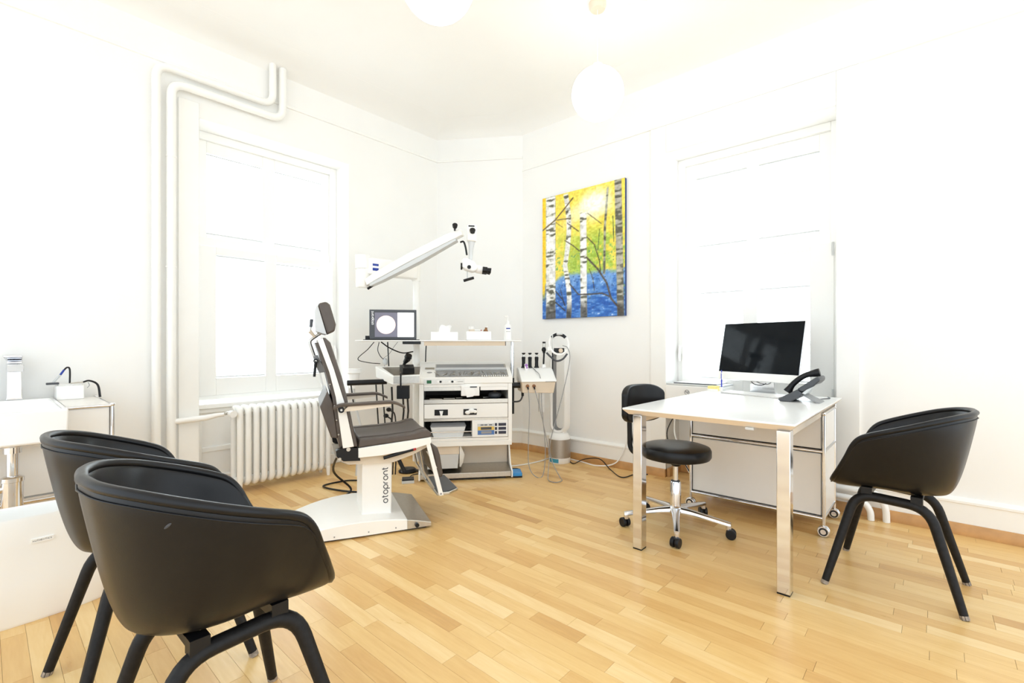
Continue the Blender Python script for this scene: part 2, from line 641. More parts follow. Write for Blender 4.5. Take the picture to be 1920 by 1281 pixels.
RAIL = [(0, 3.0), (0.012, 3.003), (0.012, 3.018), (0, 3.026)]
mb = MB()
for s in range(2):
    mb.loft(strip(RAIL, s))
r0, r1 = strip([(0, 2.865), (0.012, 2.868), (0.012, 2.885), (0, 2.893)], 2)
mb.loft([r0, r1])
struct(mb.build('trim_2', TRIM))
WBASE = [(0, 0.06), (0.022, 0.06), (0.022, 0.175), (0.030, 0.180), (0.030, 0.192), (0.012, 0.205), (0, 0.21)]
WOODB = [(0, 0.0005), (0.034, 0.0005), (0.034, 0.058), (0.028, 0.066), (0, 0.066)]
def cutstrip(prof, seg, lo, hi):
    """strip piece between two coordinates along a straight wall (seg 0: X range, seg 2: Y range)"""
    if seg == 0:
        return [[(lo, YL - d, z) for d, z in prof], [(hi, YL - d, z) for d, z in prof]]
    return [[(XR - d, lo, z) for d, z in prof], [(XR - d, hi, z) for d, z in prof]]
for nm, prof, m in (('baseboard', WBASE, TRIM), ('trim', WOODB, SKIRT)):
    mb = MB()
    mb.loft(cutstrip(prof, 0, -2.2, 1.03))
    mb.loft([strip(prof, 0)[1], [(2.19, YL - d, z) for d, z in prof]])
    struct(mb.build('baseboard_left' if nm == 'baseboard' else 'trim_3', m))
    mb = MB()
    mb.loft(strip(prof, 1))
    struct(mb.build('baseboard_corner' if nm == 'baseboard' else 'trim_4', m))
    mb = MB()
    mb.loft(cutstrip(prof, 2, -2.0, 0.474))
    mb.loft([strip(prof, 2)[0], [(XR - d, 1.625, z) for d, z in prof]])
    if nm == 'trim':      # oak skirting turns into the window niche
        mb.box(XR + 0.0, 3.95, 1.60, 1.625, 0.0005, 0.066)
        mb.box(3.945, 3.97, 0.474, 1.60, 0.0005, 0.066)
    struct(mb.build('baseboard_right' if nm == 'baseboard' else 'trim_5', m))
# ---- casings
struct(MB().box(0.905, 1.03, YL - 0.018, YL + 0.001, 0.0, 2.80).build('trim_6', TRIM, bevel=0.004))
mb = MB()
mb.box(XR - 0.016, XR + 0.001, 1.625, 1.759, 0.0, 2.865)
mb.box(XR - 0.016, XR + 0.001, 0.347, 0.474, 0.0, 2.865)
mb.box(XR - 0.016, XR + 0.001, 0.474, 1.625, 2.64, 2.865)
struct(mb.build('trim_7', TRIM, bevel=0.004))
# panelled parapet under the left window
mb = MB()
mb.box(1.03, 2.19, 4.045, 4.075, 0.565, 0.60)
mb.box(1.03, 2.19, 4.02, 4.16, 0.60, 0.635)
mb.box(1.03, 1.09, 4.055, 4.075, 0.05, 0.565)
mb.box(2.13, 2.19, 4.055, 4.075, 0.05, 0.565)
mb.box(1.03, 2.19, 4.055, 4.075, 0.0, 0.09)
mb.box(1.03, 2.19, 4.058, 4.075, 0.27, 0.31)
struct(mb.build('trim_8', TRIM, bevel=0.006))
# ---- windows, built with local u (to the right seen from the room), v up, w towards the room
def window(name, org, ux, wx, W, z0, z1, uppers, lowers, uz, lz, transom, hinge_left):
    root = sempty(name)
    M = axes(org, ux, (0, 0, 1), wx)
    def bx(mb, u0, u1, v0, v1, w0, w1):
        return mb.box(u0, u1, v0, v1, w0, w1, M)
    f = MB()
    bx(f, 0, 0.06, z0, z1, -0.03, 0.055)
    bx(f, W - 0.06, W, z0, z1, -0.03, 0.055)
    bx(f, 0.06, W - 0.06, z1 - 0.06, z1, -0.03, 0.055)
    bx(f, 0.06, W - 0.06, z0, z0 + 0.035, -0.03, 0.055)
    bx(f, 0.06, W - 0.06, transom[0], transom[1], -0.03, 0.045)
    f.build('outer_frame', WINW, root, bevel=0.004)
    s = MB()
    a0, a1 = 0.06, W - 0.06
    (p0, p1), (p2, p3) = uppers
    bx(s, a0, p0, transom[1], z1 - 0.06, -0.02, 0.03)
    bx(s, p3, a1, transom[1], z1 - 0.06, -0.02, 0.03)
    bx(s, p1, p2, transom[1], z1 - 0.06, -0.02, 0.03)
    for q0, q1 in uppers:
        bx(s, q0, q1, uz[1], z1 - 0.06, -0.02, 0.03)
        bx(s, q0, q1, transom[1], uz[0], -0.02, 0.03)
    s.build('upper_sash', WINW, root, bevel=0.003)
    s = MB()
    (p0, p1), (p2, p3) = lowers
    b0, b1 = z0 + 0.035, transom[0]
    bx(s, a0 - 0.02, p0, b0, b1, 0.0, 0.07)
    bx(s, p3, a1 + 0.02, b0, b1, 0.0, 0.07)
    bx(s, p1, p2, b0, b1, 0.0, 0.07)
    for q0, q1 in lowers:
        bx(s, q0, q1, lz[1], b1, 0.0, 0.07)
        bx(s, q0, q1, b0, lz[0], 0.0, 0.07)
    s.build('lower_sash', WINW, root, bevel=0.003)
    for q0, q1 in uppers:
        bx(MB(), q0, q1, uz[0], uz[1], 0.0, 0.005).build('pane', GLASS, root)
    for q0, q1 in lowers:
        bx(MB(), q0, q1, lz[0], lz[1], 0.02, 0.025).build('pane', GLASS, root)
    hu = 0.045 if hinge_left else W - 0.045
    for hz in (transom[0] - 0.09, z0 + 0.06):
        h = MB()
        h.cyl(M @ Vector((hu, hz, 0.078)), M @ Vector((hu, hz + 0.09, 0.078)), 0.008, n=10)
        h.build('hinge', GREY if hinge_left else LGREY, root)
    h = MB()
    ku = W - 0.03 if hinge_left else 0.03
    bx(h, ku - 0.012, ku + 0.012, 1.0, 1.07, 0.07, 0.08)
    bx(h, ku - 0.009, ku + 0.009, 0.94, 1.045, 0.085, 0.10)
    h.build('handle', WINW, root, bevel=0.002)
    return root, M
def blind(M, u0, u1, z0, z1, w, label, group):
    root = tag(bpy.data.objects.new('pleated_blind', None), label, 'blind', group)
    C.objects.link(root)
    n = int((z1 - z0) / 0.011)
    prof = [(z0 + (z1 - z0) * k / n, w + (0.004 if k % 2 else -0.004)) for k in range(n + 1)]
    mb = MB()
    vs = [(u0, z, ww) for z, ww in prof] + [(u1, z, ww) for z, ww in prof]
    mb.add(vs, [(i, i + 1, n + 2 + i, n + 1 + i) for i in range(n)], M)
    mb.build('pleated_fabric', BLIND, root, smooth=10)
    MB().box(u0, u1, z0 - 0.006, z0 + 0.004, w - 0.007, w + 0.007, M).build('bottom_rail', LGREY, root)
    MB().box(u0, u1, z1 - 0.004, z1 + 0.004, w - 0.007, w + 0.007, M).build('head_rail', LGREY, root)
w1, M1 = window('window_1', (1.03, 4.19, 0), (1, 0, 0), (0, -1, 0), 1.16, 0.655, 2.70,
                ((0.116, 0.523), (0.617, 1.024)), ((0.17, 0.531), (0.617, 0.99)), (1.925, 2.55), (0.82, 1.77), (1.83, 1.90), True)
w2, M2 = window('window_2', (4.0, 1.625, 0), (0, -1, 0), (-1, 0, 0), 1.151, 0.62, 2.64,
                ((0.147, 0.538), (0.625, 1.02)), ((0.191, 0.522), (0.625, 0.968)), (1.885, 2.46), (0.80, 1.745), (1.79, 1.86), False)
G = 'pleated blinds at the window over the radiator'
blind(M1, 0.118, 0.521, 1.935, 2.54, 0.018, 'white pleated blind in upper pane beside the heating pipes', G)
blind(M1, 0.619, 1.022, 1.935, 2.54, 0.018, 'white pleated blind in upper pane above the treatment chair', G)
blind(M1, 0.172, 0.529, 0.83, 1.765, 0.045, 'tall white pleated blind in lower pane beside the heating pipes', G)
blind(M1, 0.619, 0.988, 0.83, 1.755, 0.045, 'tall white pleated blind in lower pane behind the headrest', G)
G = 'pleated blinds at the window behind the desk'
blind(M2, 0.149, 0.536, 1.895, 2.455, 0.018, 'white pleated blind in upper desk window pane nearer the painting', G)
blind(M2, 0.627, 1.018, 1.895, 2.455, 0.018, 'white pleated blind in upper desk window pane farther from the painting', G)
blind(M2, 0.193, 0.520, 0.81, 1.50, 0.045, 'half lowered white blind in desk window pane nearer the painting', G)
blind(M2, 0.627, 0.966, 0.81, 1.50, 0.045, 'half lowered white blind in desk window pane right above the monitor', G)
struct(MB().box(3.70, 4.0, 0.474, 1.625, 0.585, 0.62).build('window_sill_board', TRIM, bevel=0.005))
# ================================================================== ARMCHAIRS
RIM = [(0.238, 0.0, 0.440), (0.238, 0.10, 0.444), (0.225, 0.165, 0.465), (0.19, 0.21, 0.525), (0.16, 0.235, 0.582), (0.135, 0.248, 0.637), (0.108, 0.257, 0.671),
       (0.07, 0.266, 0.692), (0.01, 0.28, 0.715), (-0.06, 0.28, 0.740), (-0.135, 0.255, 0.766), (-0.205, 0.19, 0.786), (-0.25, 0.10, 0.794), (-0.265, 0.0, 0.796)]
def shell_grid():
    rim = bez(RIM, 4)                     # front centre -> left arm -> back centre
    n = len(rim)
    cols = []
    for i, r in enumerate(rim):
        q = i / (n - 1)
        s = Vector((0.10 + (-0.14 - 0.10) * q, 0, 0.428))
        fx = 0.80 if r.x < 0 else 1.0 - 0.05 * min(1, r.y / 0.2)
        h = r.z
        p1 = Vector((r.x * (0.82 if r.x < 0 else 1.0), r.y * 0.84, h + (0.42 - h) * 0.74))
        p2 = Vector((r.x * (0.74 if r.x < 0 else 0.85), r.y * 0.66, 0.417))
        col = []
        for k in range(13):
            t = k / 12
            col.append(r * (1 - t) ** 3 + p1 * 3 * t * (1 - t) ** 2 + p2 * 3 * t * t * (1 - t) + s * t ** 3)
        cols.append(col)
    return rim, cols
def make_armchair(label):
    root = thing('armchair', label, 'chair', group='black tub armchairs')
    rim, cols = shell_grid()
    n = len(cols)
    full = cols + [[Vector((p.x, -p.y, p.z)) for p in c] for c in reversed(cols[1:-1])]
    N = len(full)
    vs = [p for c in full for p in c]
    m = 13
    fs = []
    for i in range(N):
        j = (i + 1) % N
        for k in range(m - 1):
            fs.append((i * m + k, i * m + k + 1, j * m + k + 1, j * m + k))
    mb = MB().add(vs, fs)
    # close the seam along the seat's centre line
    import bmesh as _bm
    me = bpy.data.meshes.new('seat_shell')
    me.from_pydata([tuple(v) for v in mb.v], [], mb.f)
    b = _bm.new()
    b.from_mesh(me)
    _bm.ops.remove_doubles(b, verts=b.verts, dist=0.0008)
    _bm.ops.recalc_face_normals(b, faces=b.faces)
    # outward = away from the bowl
    up = sum((f.normal.z for f in b.faces if f.calc_center_median().z < 0.45))
    if up > 0:
        _bm.ops.reverse_faces(b, faces=b.faces)
    b.to_mesh(me)
    b.free()
    me.shade_smooth()
    me.materials.append(LEATHER)
    sh = bpy.data.objects.new('seat_shell', me)
    C.objects.link(sh)
    sh.parent = root
    so = sh.modifiers.new('thick', 'SOLIDIFY')
    so.thickness = 0.022
    so.offset = -1
    sb = sh.modifiers.new('smooth', 'SUBSURF')
    sb.levels = 1
    sb.render_levels = 2
    # padded rim band and the stitched seam below it
    full_rim = [c[0] for c in full]
    inner = []
    for c in full:
        p = c[0]
        ctr = Vector((0.02, 0, p.z))
        inner.append(p + (ctr - p).normalized() * 0.0115)
    lp = inner + [inner[0]]
    MB().tube(lp, 0.0118, 10, False).build('padded_rim', LEATHER, sh)
    seam = []
    for c in full:
        p = c[0] + (c[1] - c[0]).normalized() * 0.022
        ctr = Vector((0.0, 0, p.z))
        seam.append(p + (p - ctr).normalized() * 0.0005)
    seam = seam + [seam[0]]
    MB().tube(seam, 0.0019, 6, False).build('seam', BLACK, sh)
    # bent wooden frames
    for s in (1, -1):
        pts = fillet([(0.235, 0.243 * s, 0.0), (0.135, 0.128 * s, 0.405), (-0.115, 0.12 * s, 0.392), (-0.225, 0.192 * s, 0.0)], 0.075, 7)
        rs = []
        for p in pts:
            rs.append(0.0145 + 0.006 * min(1, p.z / 0.4))
        fr = MB().tube(pts, rs, 8).build('leg_frame', BLKWOOD, root, smooth=50)
        for k, (a, bb) in enumerate(((pts[0], pts[1]), (pts[-1], pts[-2]))):
            d = (bb - a).normalized()
            MB().tube([a + d * 0.0005, a + d * 0.016], [0.0150, 0.0152], 8).build('worn_tip', WORN, fr, smooth=50)
        MB().box(0.075, 0.115, (0.105 if s > 0 else -0.14), (0.14 if s > 0 else -0.105), 0.40, 0.442).build('spacer', BLACK, root)
        MB().box(-0.095, -0.055, (0.10 if s > 0 else -0.135), (0.135 if s > 0 else -0.10), 0.395, 0.432).build('spacer', BLACK, root)
    MB().box(-0.09, -0.06, -0.12, 0.12, 0.400, 0.420).build('cross_bracket', BLACK, root)
    MB().box(0.08, 0.11, -0.12, 0.12, 0.405, 0.425).build('cross_bracket', BLACK, root)
    return root
ac = make_armchair('black leather tub armchair in front, with a pale scuff on its side')
ac.location = (0.393, 1.342, 0)
ac.rotation_euler = (0, 0, R(1.0))
dup(ac, (0.378, 1.985, 0), 4.0, 'black leather tub armchair beside the washbasin, half hidden by another armchair')
dup(ac, (2.764, 0.121, 0), 87.0, 'black leather tub armchair on its own near the desk end')
MB().ball((0, 0, 0), (0.008, 0.0028, 0.001), 14, 8, M=axes((-0.157, -0.2295, 0.727), (0.62, -0.42, 0.66), (0.55, -0.25, -0.6), (-0.58, -0.80, 0.05))).build('scuff_mark', SCUFF, ac)

# ================================================================== DESK GROUP
t = thing('desk', 'white lacquered desk with square chrome legs beside the stool', 'desk', (0, 0, 0))
TX0, TX1, TY0, TY1, TZ = 2.283, 3.63, 0.435, 1.244, 0.741
mb = MB()
def rect(x0, x1, y0, y1, z):
    return [(x0, y0, z), (x1, y0, z), (x1, y1, z), (x0, y1, z)]
mb.loft([rect(TX0, TX1, TY0, TY1, TZ - 0.009), rect(TX0, TX1, TY0, TY1, TZ)])
mb.build('tabletop', TABLEW, t, bevel=0.002)
mb = MB()
mb.loft([rect(TX0 + 0.025, TX1 - 0.025, TY0 + 0.025, TY1 - 0.025, TZ - 0.034), rect(TX0 + 0.001, TX1 - 0.001, TY0 + 0.001, TY1 - 0.001, TZ - 0.0092)])
mb.build('bevelled_edge', TABLEE, t)
for lx0, lx1 in ((2.293, 2.35), (3.555, 3.612)):
    for ly0, ly1 in ((0.455, 0.508), (1.138, 1.188)):
        lg = MB().box(lx0, lx1, ly0, ly1, 0.006, TZ - 0.034).build('leg', CHROME, t, bevel=0.003)
        MB().box(lx0 + 0.001, lx1 - 0.001, ly0 + 0.001, ly1 - 0.001, 0.0, 0.006).build('foot_pad', BLACK, lg)
MB().box(2.352, 3.553, 0.47, 0.50, 0.672, 0.706).build('frame_rail', CREAM, t)
MB().box(2.352, 3.553, 1.145, 1.175, 0.672, 0.706).build('frame_rail', CREAM, t)
MB().box(2.295, 2.33, 0.60, 0.635, 0.696, 0.7065).build('clip', LGREY, t)

# mobile steel cabinet with chrome tube frame
t = thing('mobile_cabinet', 'white steel cabinet on castors with chrome tube frame under the desk', 'cabinet', (0, 0, 0))
cx0, cx1, cy0, cy1 = 3.15, 3.53, 0.46, 1.21
zb, zm, zt = 0.10, 0.475, 0.688
for yy0, yy1 in ((cy0, cy1),):
    MB().box(cx0 + 0.002, cx0 + 0.012, cy0 + 0.012, cy1 - 0.012, zm + 0.014, zt - 0.012).build('upper_panel', USMW, t, bevel=0.004)
    MB().box(cx0 + 0.002, cx0 + 0.012, cy0 + 0.012, cy1 - 0.012, zb + 0.014, zm - 0.012).build('lower_panel', USMW, t, bevel=0.004)
for z0_, z1_ in ((zb + 0.01, zm - 0.01), (zm + 0.01, zt - 0.008)):
    MB().box(cx0 + 0.01, cx1 - 0.01, cy0 - 0.002, cy0 + 0.006, z0_, z1_).build('side_panel', USMW, t)
    MB().box(cx0 + 0.01, cx1 - 0.01, cy1 - 0.006, cy1 + 0.002, z0_, z1_).build('side_panel', USMW, t)
MB().box(cx1 - 0.012, cx1 - 0.004, cy0 + 0.01, cy1 - 0.01, zb, zt - 0.01).build('back_panel', USMW, t)
MB().box(cx0 + 0.01, cx1 - 0.01, cy0 + 0.01, cy1 - 0.01, zt - 0.008, zt + 0.002).build('top_panel', USMW, t)
MB().box(cx0 + 0.012, cx1 - 0.012, cy0 + 0.008, cy1 - 0.008, zb - 0.004, zb + 0.004).build('bottom_panel', USMW, t)
for xx in (cx0, cx1):
    for yy in (cy0, cy1):
        MB().cyl((xx, yy, 0.062), (xx, yy, zt), 0.0095, n=12).build('chrome_post', CHROME, t)
        MB().ball((xx, yy, zt), 0.0125, 12, 8).build('chrome_ball', CHROME, t)
for z in (zb, zm, zt):
    for xx in (cx0, cx1):
        MB().cyl((xx, cy0, z), (xx, cy1, z), 0.0085, n=10).build('chrome_rail', CHROME, t)
    for yy in (cy0, cy1):
        MB().cyl((cx0, yy, z), (cx1, yy, z), 0.0085, n=10).build('chrome_rail', CHROME, t)
for xx in (cx0, cx1):
    for yy in (cy0, cy1):
        cs = MB().cyl((xx, yy, 0.045), (xx, yy, 0.072), 0.008, n=10).build('castor', CHROME, t)
        d = -1 if yy < 0.8 else 1
        for k in (-1, 1):
            MB().cyl((xx + k * 0.003, yy + d * 0.0, 0.030), (xx + k * 0.019, yy, 0.030), 0.030, n=22).build('wheel', CHROME, cs, bevel=0.003)
            MB().cyl((xx + k * 0.019, yy, 0.030), (xx + k * 0.0205, yy, 0.030), 0.022, n=20).build('rubber_ring', RUBBER, cs)
            MB().cyl((xx + k * 0.0205, yy, 0.030), (xx + k * 0.0225, yy, 0.030), 0.014, n=16).build('hub_cap', CHROME, cs)

# swivel stool
SX, SY = 2.733, 1.14
t = thing('swivel_stool', 'black round swivel stool with small backrest and chrome star base', 'stool', (SX, SY, 0))
MB().lathe([(0.0, 0.408), (0.165, 0.408), (0.192, 0.416), (0.199, 0.428), (0.199, 0.462), (0.192, 0.476), (0.165, 0.485), (0.10, 0.490), (0.0, 0.491)], 40).build('seat', LEATHER, t)
MB().lathe([(0.0, 0.392), (0.06, 0.392), (0.085, 0.408), (0.0, 0.409)], 20).build('seat_plate', BLACK, t)
MB().cyl((0, 0, 0.24), (0, 0, 0.40), 0.0145, n=16).build('piston', ALU, t)
MB().lathe([(0.0, 0.10), (0.031, 0.10), (0.031, 0.265), (0.028, 0.272), (0.0, 0.272)], 20).build('gas_column', CHROME, t)
MB().lathe([(0.0, 0.268), (0.026, 0.268), (0.024, 0.276), (0.0, 0.276)], 16).build('column_collar', BLACK, t)
MB().ball((0.01, 0.0, 0.375), (0.035, 0.03, 0.022), 14, 8).build('height_lever_hub', BLACK, t)
MB().tube(bez([(0.02, 0, 0.372), (0.07, -0.02, 0.36), (0.10, -0.03, 0.365)], 5), 0.005, 6).build('height_lever', BLACK, t)
MB().lathe([(0.0, 0.085), (0.042, 0.085), (0.046, 0.10), (0.042, 0.118), (0.030, 0.13), (0.0, 0.13)], 20).build('star_hub', ALU, t)
for k in range(5):
    a = R(132 + 72 * k)
    ca, sa = math.cos(a), math.sin(a)
    rings = []
    for r_, w_, z_, h_ in ((0.03, 0.024, 0.108, 0.030), (0.10, 0.020, 0.104, 0.024), (0.20, 0.017, 0.092, 0.020), (0.295, 0.0155, 0.080, 0.020), (0.305, 0.012, 0.079, 0.018)):
        rings.append([(r_ * ca - s * w_ * sa, r_ * sa + s * w_ * ca, z_ + q * h_ / 2) for s, q in ((-1, -1), (1, -1), (1, 0.4), (0.6, 1), (-0.6, 1), (-1, 0.4))])
    arm = MB().loft(rings).build('star_arm', ALU, t, smooth=50)
    MB().cyl((0.292 * ca, 0.292 * sa, 0.05), (0.292 * ca, 0.292 * sa, 0.074), 0.014, 0.0145, n=14).build('socket', ALU, arm)
    wa = a + R(25 + 37 * k)
    wx_, wy_ = math.cos(wa), math.sin(wa)
    px_, py_ = 0.292 * ca + 0.012 * wy_, 0.292 * sa - 0.012 * wx_
    for s in (-1, 1):
        MB().cyl((px_ + wx_ * s * 0.005, py_ + wy_ * s * 0.005, 0.027), (px_ + wx_ * s * 0.024, py_ + wy_ * s * 0.024, 0.027), 0.027, n=20).build('castor_wheel', BLACK, arm, bevel=0.004)
    MB().box(-0.012, 0.012, -0.013, 0.013, 0.02, 0.052, Matrix.Translation((px_, py_, 0)) @ Matrix.Rotation(wa, 4, 'Z')).build('castor_fork', BLACK, arm, bevel=0.005)
# backrest: curved pad on the far side, open to the desk
pad = []
for i in range(15):
    u = -1 + 2 * i / 14
    row = []
    for k in range(9):
        v = -1 + 2 * k / 8
        rr = 0.118 * (1 - 0.42 * abs(u) ** 3.5)
        xx = 0.165 * math.sin(u * 0.95) / math.sin(0.95)
        yy = -0.055 * (1 - math.cos(u * 1.1)) / (1 - math.cos(1.1))
        row.append((xx, yy, v * rr))
    pad.append(row)
vs = [p for r_ in pad for p in r_]
fs = [(i * 9 + k, i * 9 + k + 1, (i + 1) * 9 + k + 1, (i + 1) * 9 + k) for i in range(14) for k in range(8)]
bk = MB().add(vs, fs, Matrix.Translation((0.0, 0.235, 0.715)) @ Matrix.Rotation(R(-20), 4, 'Z')).build('backrest', LEATHER, t)
so = bk.modifiers.new('thick', 'SOLIDIFY')
so.thickness = 0.04
so.offset = 0
be = bk.modifiers.new('round', 'BEVEL')
be.width = 0.014
be.segments = 3
be.limit_method = 'ANGLE'
MB().tube(fillet([(0, 0.05, 0.398), (-0.02, 0.285, 0.40), (-0.03, 0.285, 0.72)], 0.06, 6), 0.010, 8, flat=1.6).build('backrest_arm', BLACK, t)
MB().cyl((-0.03, 0.262, 0.70), (-0.03, 0.32, 0.70), 0.022, n=14).build('adjusting_knob', BLACK, t)
# ================================================================== TREATMENT CHAIR (local x = forward, y = far side)
TC = thing('treatment_chair', 'taupe upholstered medical treatment chair on a white pedestal base', 'chair', (1.55, 2.55, 0), -24.7)
YN, YF = -0.19, 0.31
# arched base
def base_edge(x):
    f = min(1, max(0, (-0.05 - x) / 0.40))
    return -0.22 + 0.02 * f, 0.345 - 0.09 * f * f
def base_z(x):
    return 0.028 + 0.062 * max(0, 1 - ((x + 0.06) / 0.42) ** 2)
def base_piece(x0, x1, name, m, n=10, lift=0.0):
    rings = []
    for i in range(n + 1):
        xx = x0 + (x1 - x0) * i / n
        a, b = base_edge(xx)
        z = base_z(xx) + lift
        rings.append([(xx, a, 0.012), (xx, b, 0.012), (xx, b, z - 0.004), (xx, b - 0.004, z), (xx, a + 0.004, z), (xx, a, z - 0.004)])
    return MB().loft(rings).build(name, m, TC, smooth=30)
base_piece(-0.44, 0.195, 'base_cover', ENAMEL)
base_piece(0.196, 0.335, 'foot_plate_steel', STEEL, 4, -0.002)
mb = MB()
mb.prism([(-0.38, -0.19), (0.31, -0.20), (0.31, 0.31), (-0.38, 0.24)], 0.0, 0.012, 'z')
mb.build('base_underside', RUBBER, TC)
MB().cyl((0.25, -0.235, 0.03), (0.25, -0.20, 0.03), 0.012, n=12).build('levelling_knob', BLACK, TC)
for bx_ in (-0.2, -0.02, 0.13):
    MB().cyl((bx_, -0.2222, 0.03), (bx_, -0.219, 0.03), 0.004, n=8).build('screw', GREY, TC)
# column
def ring(x0, x1, y0, y1, z):
    return [(x0, y0, z), (x1, y0, z), (x1, y1, z), (x0, y1, z)]
MB().loft([ring(-0.045, 0.125, -0.10, 0.19, 0.07), ring(-0.042, 0.128, -0.10, 0.19, 0.40)]).build('column', ENAMEL, TC, bevel=0.006)
mb = MB()
strokes(mb, 'otopront', 0.0235, 0.0055, axes((0.103, -0.1012, 0.143), (0, 0, 1), (-1, 0, 0)), gap=0.34)
mb.build('lettering', PRINT, TC)
# carrier under the seat
MB().prism([(-0.191, 0.45), (-0.156, 0.42), (-0.12, 0.398), (0.13, 0.388), (0.239, 0.42), (0.337, 0.462), (0.337, 0.48), (0.2, 0.44), (-0.1, 0.435)], -0.14, 0.25, 'y').build('seat_carrier', CREAM, TC)
MB().prism([(-0.185, 0.455), (-0.19, 0.49), (-0.15, 0.507), (-0.075, 0.497), (-0.06, 0.425), (-0.15, 0.43)], -0.185, -0.14, 'y').build('recline_hinge', BLACK, TC)
MB().prism([(-0.185, 0.455), (-0.19, 0.49), (-0.15, 0.507), (-0.075, 0.497), (-0.06, 0.425), (-0.15, 0.43)], 0.26, 0.305, 'y').build('recline_hinge', BLACK, TC)
for hx_, hz_, hr_ in ((-0.125, 0.495, 0.011), (-0.17, 0.445, 0.008)):
    MB().cyl((hx_, -0.19, hz_), (hx_, -0.183, hz_), hr_, n=14).build('hinge_bolt', STEEL, TC)
# seat rails and cushion
for y0, y1 in ((YN - 0.002, YN + 0.016), (YF - 0.016, YF + 0.002)):
    MB().prism([(-0.072, 0.443), (0.065, 0.445), (0.239, 0.466), (0.341, 0.490), (0.341, 0.527), (-0.072, 0.497)], y0, y1, 'y').build('seat_side_panel', ENAMEL, TC, bevel=0.002)
MB().prism([(-0.07, 0.455), (0.06, 0.457), (0.235, 0.478), (0.335, 0.500), (0.335, 0.52), (-0.07, 0.494)], YN + 0.017, YF - 0.017, 'y').build('seat_board', BLACK, TC)
def cushion_ring(y, k):
    prof = [(-0.072, 0.500), (0.1, 0.512), (0.24, 0.520), (0.343, 0.529), (0.346, 0.553), (0.325, 0.572), (0.285, 0.570), (0.24, 0.556), (0.09, 0.546), (-0.065, 0.543)]
    out = []
    for i, (xx, z) in enumerate(prof):
        if i >= 4:
            z -= 0.012 * (1 - k)
        out.append((xx, y, z))
    return out
n_ = 12
rings = []
for i in range(n_ + 1):
    s = i / n_
    y = YN + (YF - YN) * s
    e = min(s, 1 - s) * 2
    k = 1.0 if e < 0.35 else max(0.15, 1 - (e - 0.35) * 1.6)
    rings.append(cushion_ring(y, k))
MB().loft(rings).build('seat_cushion', TAUPE, TC, bevel=0.008, seg=3, smooth=50)
for yy in (YN + 0.075, YF - 0.075):
    MB().tube([(-0.06, yy, 0.5445), (0.09, yy, 0.5475), (0.24, yy, 0.5575), (0.285, yy, 0.571), (0.325, yy, 0.573)], 0.0035, 6).build('seat_piping', TAUPE, TC)
# backrest: white side strip, taupe cushion in front, taupe cover behind
WL = [(-0.285, 1.106), (-0.224, 0.928), (-0.191, 0.789), (-0.154, 0.504)]
WR = [(-0.258, 1.115), (-0.201, 0.945), (-0.146, 0.757), (-0.096, 0.509)]
BF = [(-0.232, 1.118), (-0.217, 1.09), (-0.159, 0.903), (-0.125, 0.763), (-0.098, 0.621), (-0.080, 0.507)]
for y0, y1 in ((YN - 0.004, YN + 0.014), (YF - 0.014, YF + 0.004)):
    MB().prism(WL + WR[::-1], y0, y1, 'y').build('back_side_panel', ENAMEL, TC, bevel=0.002)
def interp(poly, z):
    for (x0, z0), (x1, z1) in zip(poly, poly[1:]):
        if z <= z0 and z >= z1:
            f = (z0 - z) / (z0 - z1)
            return x0 + (x1 - x0) * f
    return poly[-1][0] if z < poly[-1][1] else poly[0][0]
zs = [1.117, 1.09, 1.0, 0.9, 0.8, 0.7, 0.6, 0.52, 0.507]
rings = []
for z in zs:
    xr = interp(WR, z)
    xf = interp(BF, z) + (0.0 if z > 0.6 else 0.01 * (0.6 - z) / 0.1)
    if z > 1.11:
        xf -= 0.012
    d = xf - xr
    ym = (YN + YF) / 2
    rings.append([(xr, YN, z), (xf - 0.006, YN, z), (xf, YN + 0.03, z), (xf - 0.008, ym - 0.1, z), (xf - 0.012, ym, z), (xf - 0.008, ym + 0.1, z), (xf, YF - 0.03, z), (xf - 0.006, YF, z), (xr, YF, z)])
MB().loft(rings).build('back_cushion', TAUPE, TC, bevel=0.006, seg=3, smooth=55)
rings = []
for z in (1.09, 0.93, 0.79, 0.6, 0.51):
    xl = interp(WL, z)
    rings.append(ring(xl - 0.018, xl + 0.012, YN + 0.015, YF - 0.015, z))
MB().loft(rings).build('back_cover', TAUPE, TC, bevel=0.004)
MB().prism([(-0.232, 0.825), (-0.272, 0.737), (-0.214, 0.562), (-0.178, 0.558), (-0.205, 0.75)], YN + 0.02, YF - 0.02, 'y').build('rear_pouch', TAUPE, TC, bevel=0.006)
for z in (0.86, 0.74, 0.66, 0.58):
    xl = interp(WL, z) - 0.012
    MB().ball((xl, YN - 0.001 + 0.012, z), 0.005, 8, 6).build('stud', STEEL, TC)
# headrest
yc0, yc1 = -0.07, 0.19
hp = [(-0.280, 1.313), (-0.235, 1.325), (-0.215, 1.308), (-0.183, 1.195), (-0.190, 1.155), (-0.230, 1.136)]
MB().prism(hp, yc0, yc1, 'y').build('headrest_pad', TAUPE, TC, bevel=0.012, seg=4)
MB().prism([(-0.282, 1.312), (-0.296, 1.276), (-0.292, 1.155), (-0.257, 1.142), (-0.233, 1.136)], yc0 + 0.004, yc1 - 0.004, 'y').build('headrest_shell', LGREY, TC, bevel=0.003)
MB().tube(fillet([(-0.262, 0.05, 1.148), (-0.325, 0.05, 1.10), (-0.288, 0.05, 0.985), (-0.27, 0.05, 0.93)], 0.02, 4), 0.010, 10).build('headrest_bracket', STEEL, TC)
MB().tube([(-0.292, 0.0, 1.122), (-0.322, 0.0, 1.157)], [0.008, 0.012], 10).build('clamp_barrel', BEIGE, TC)
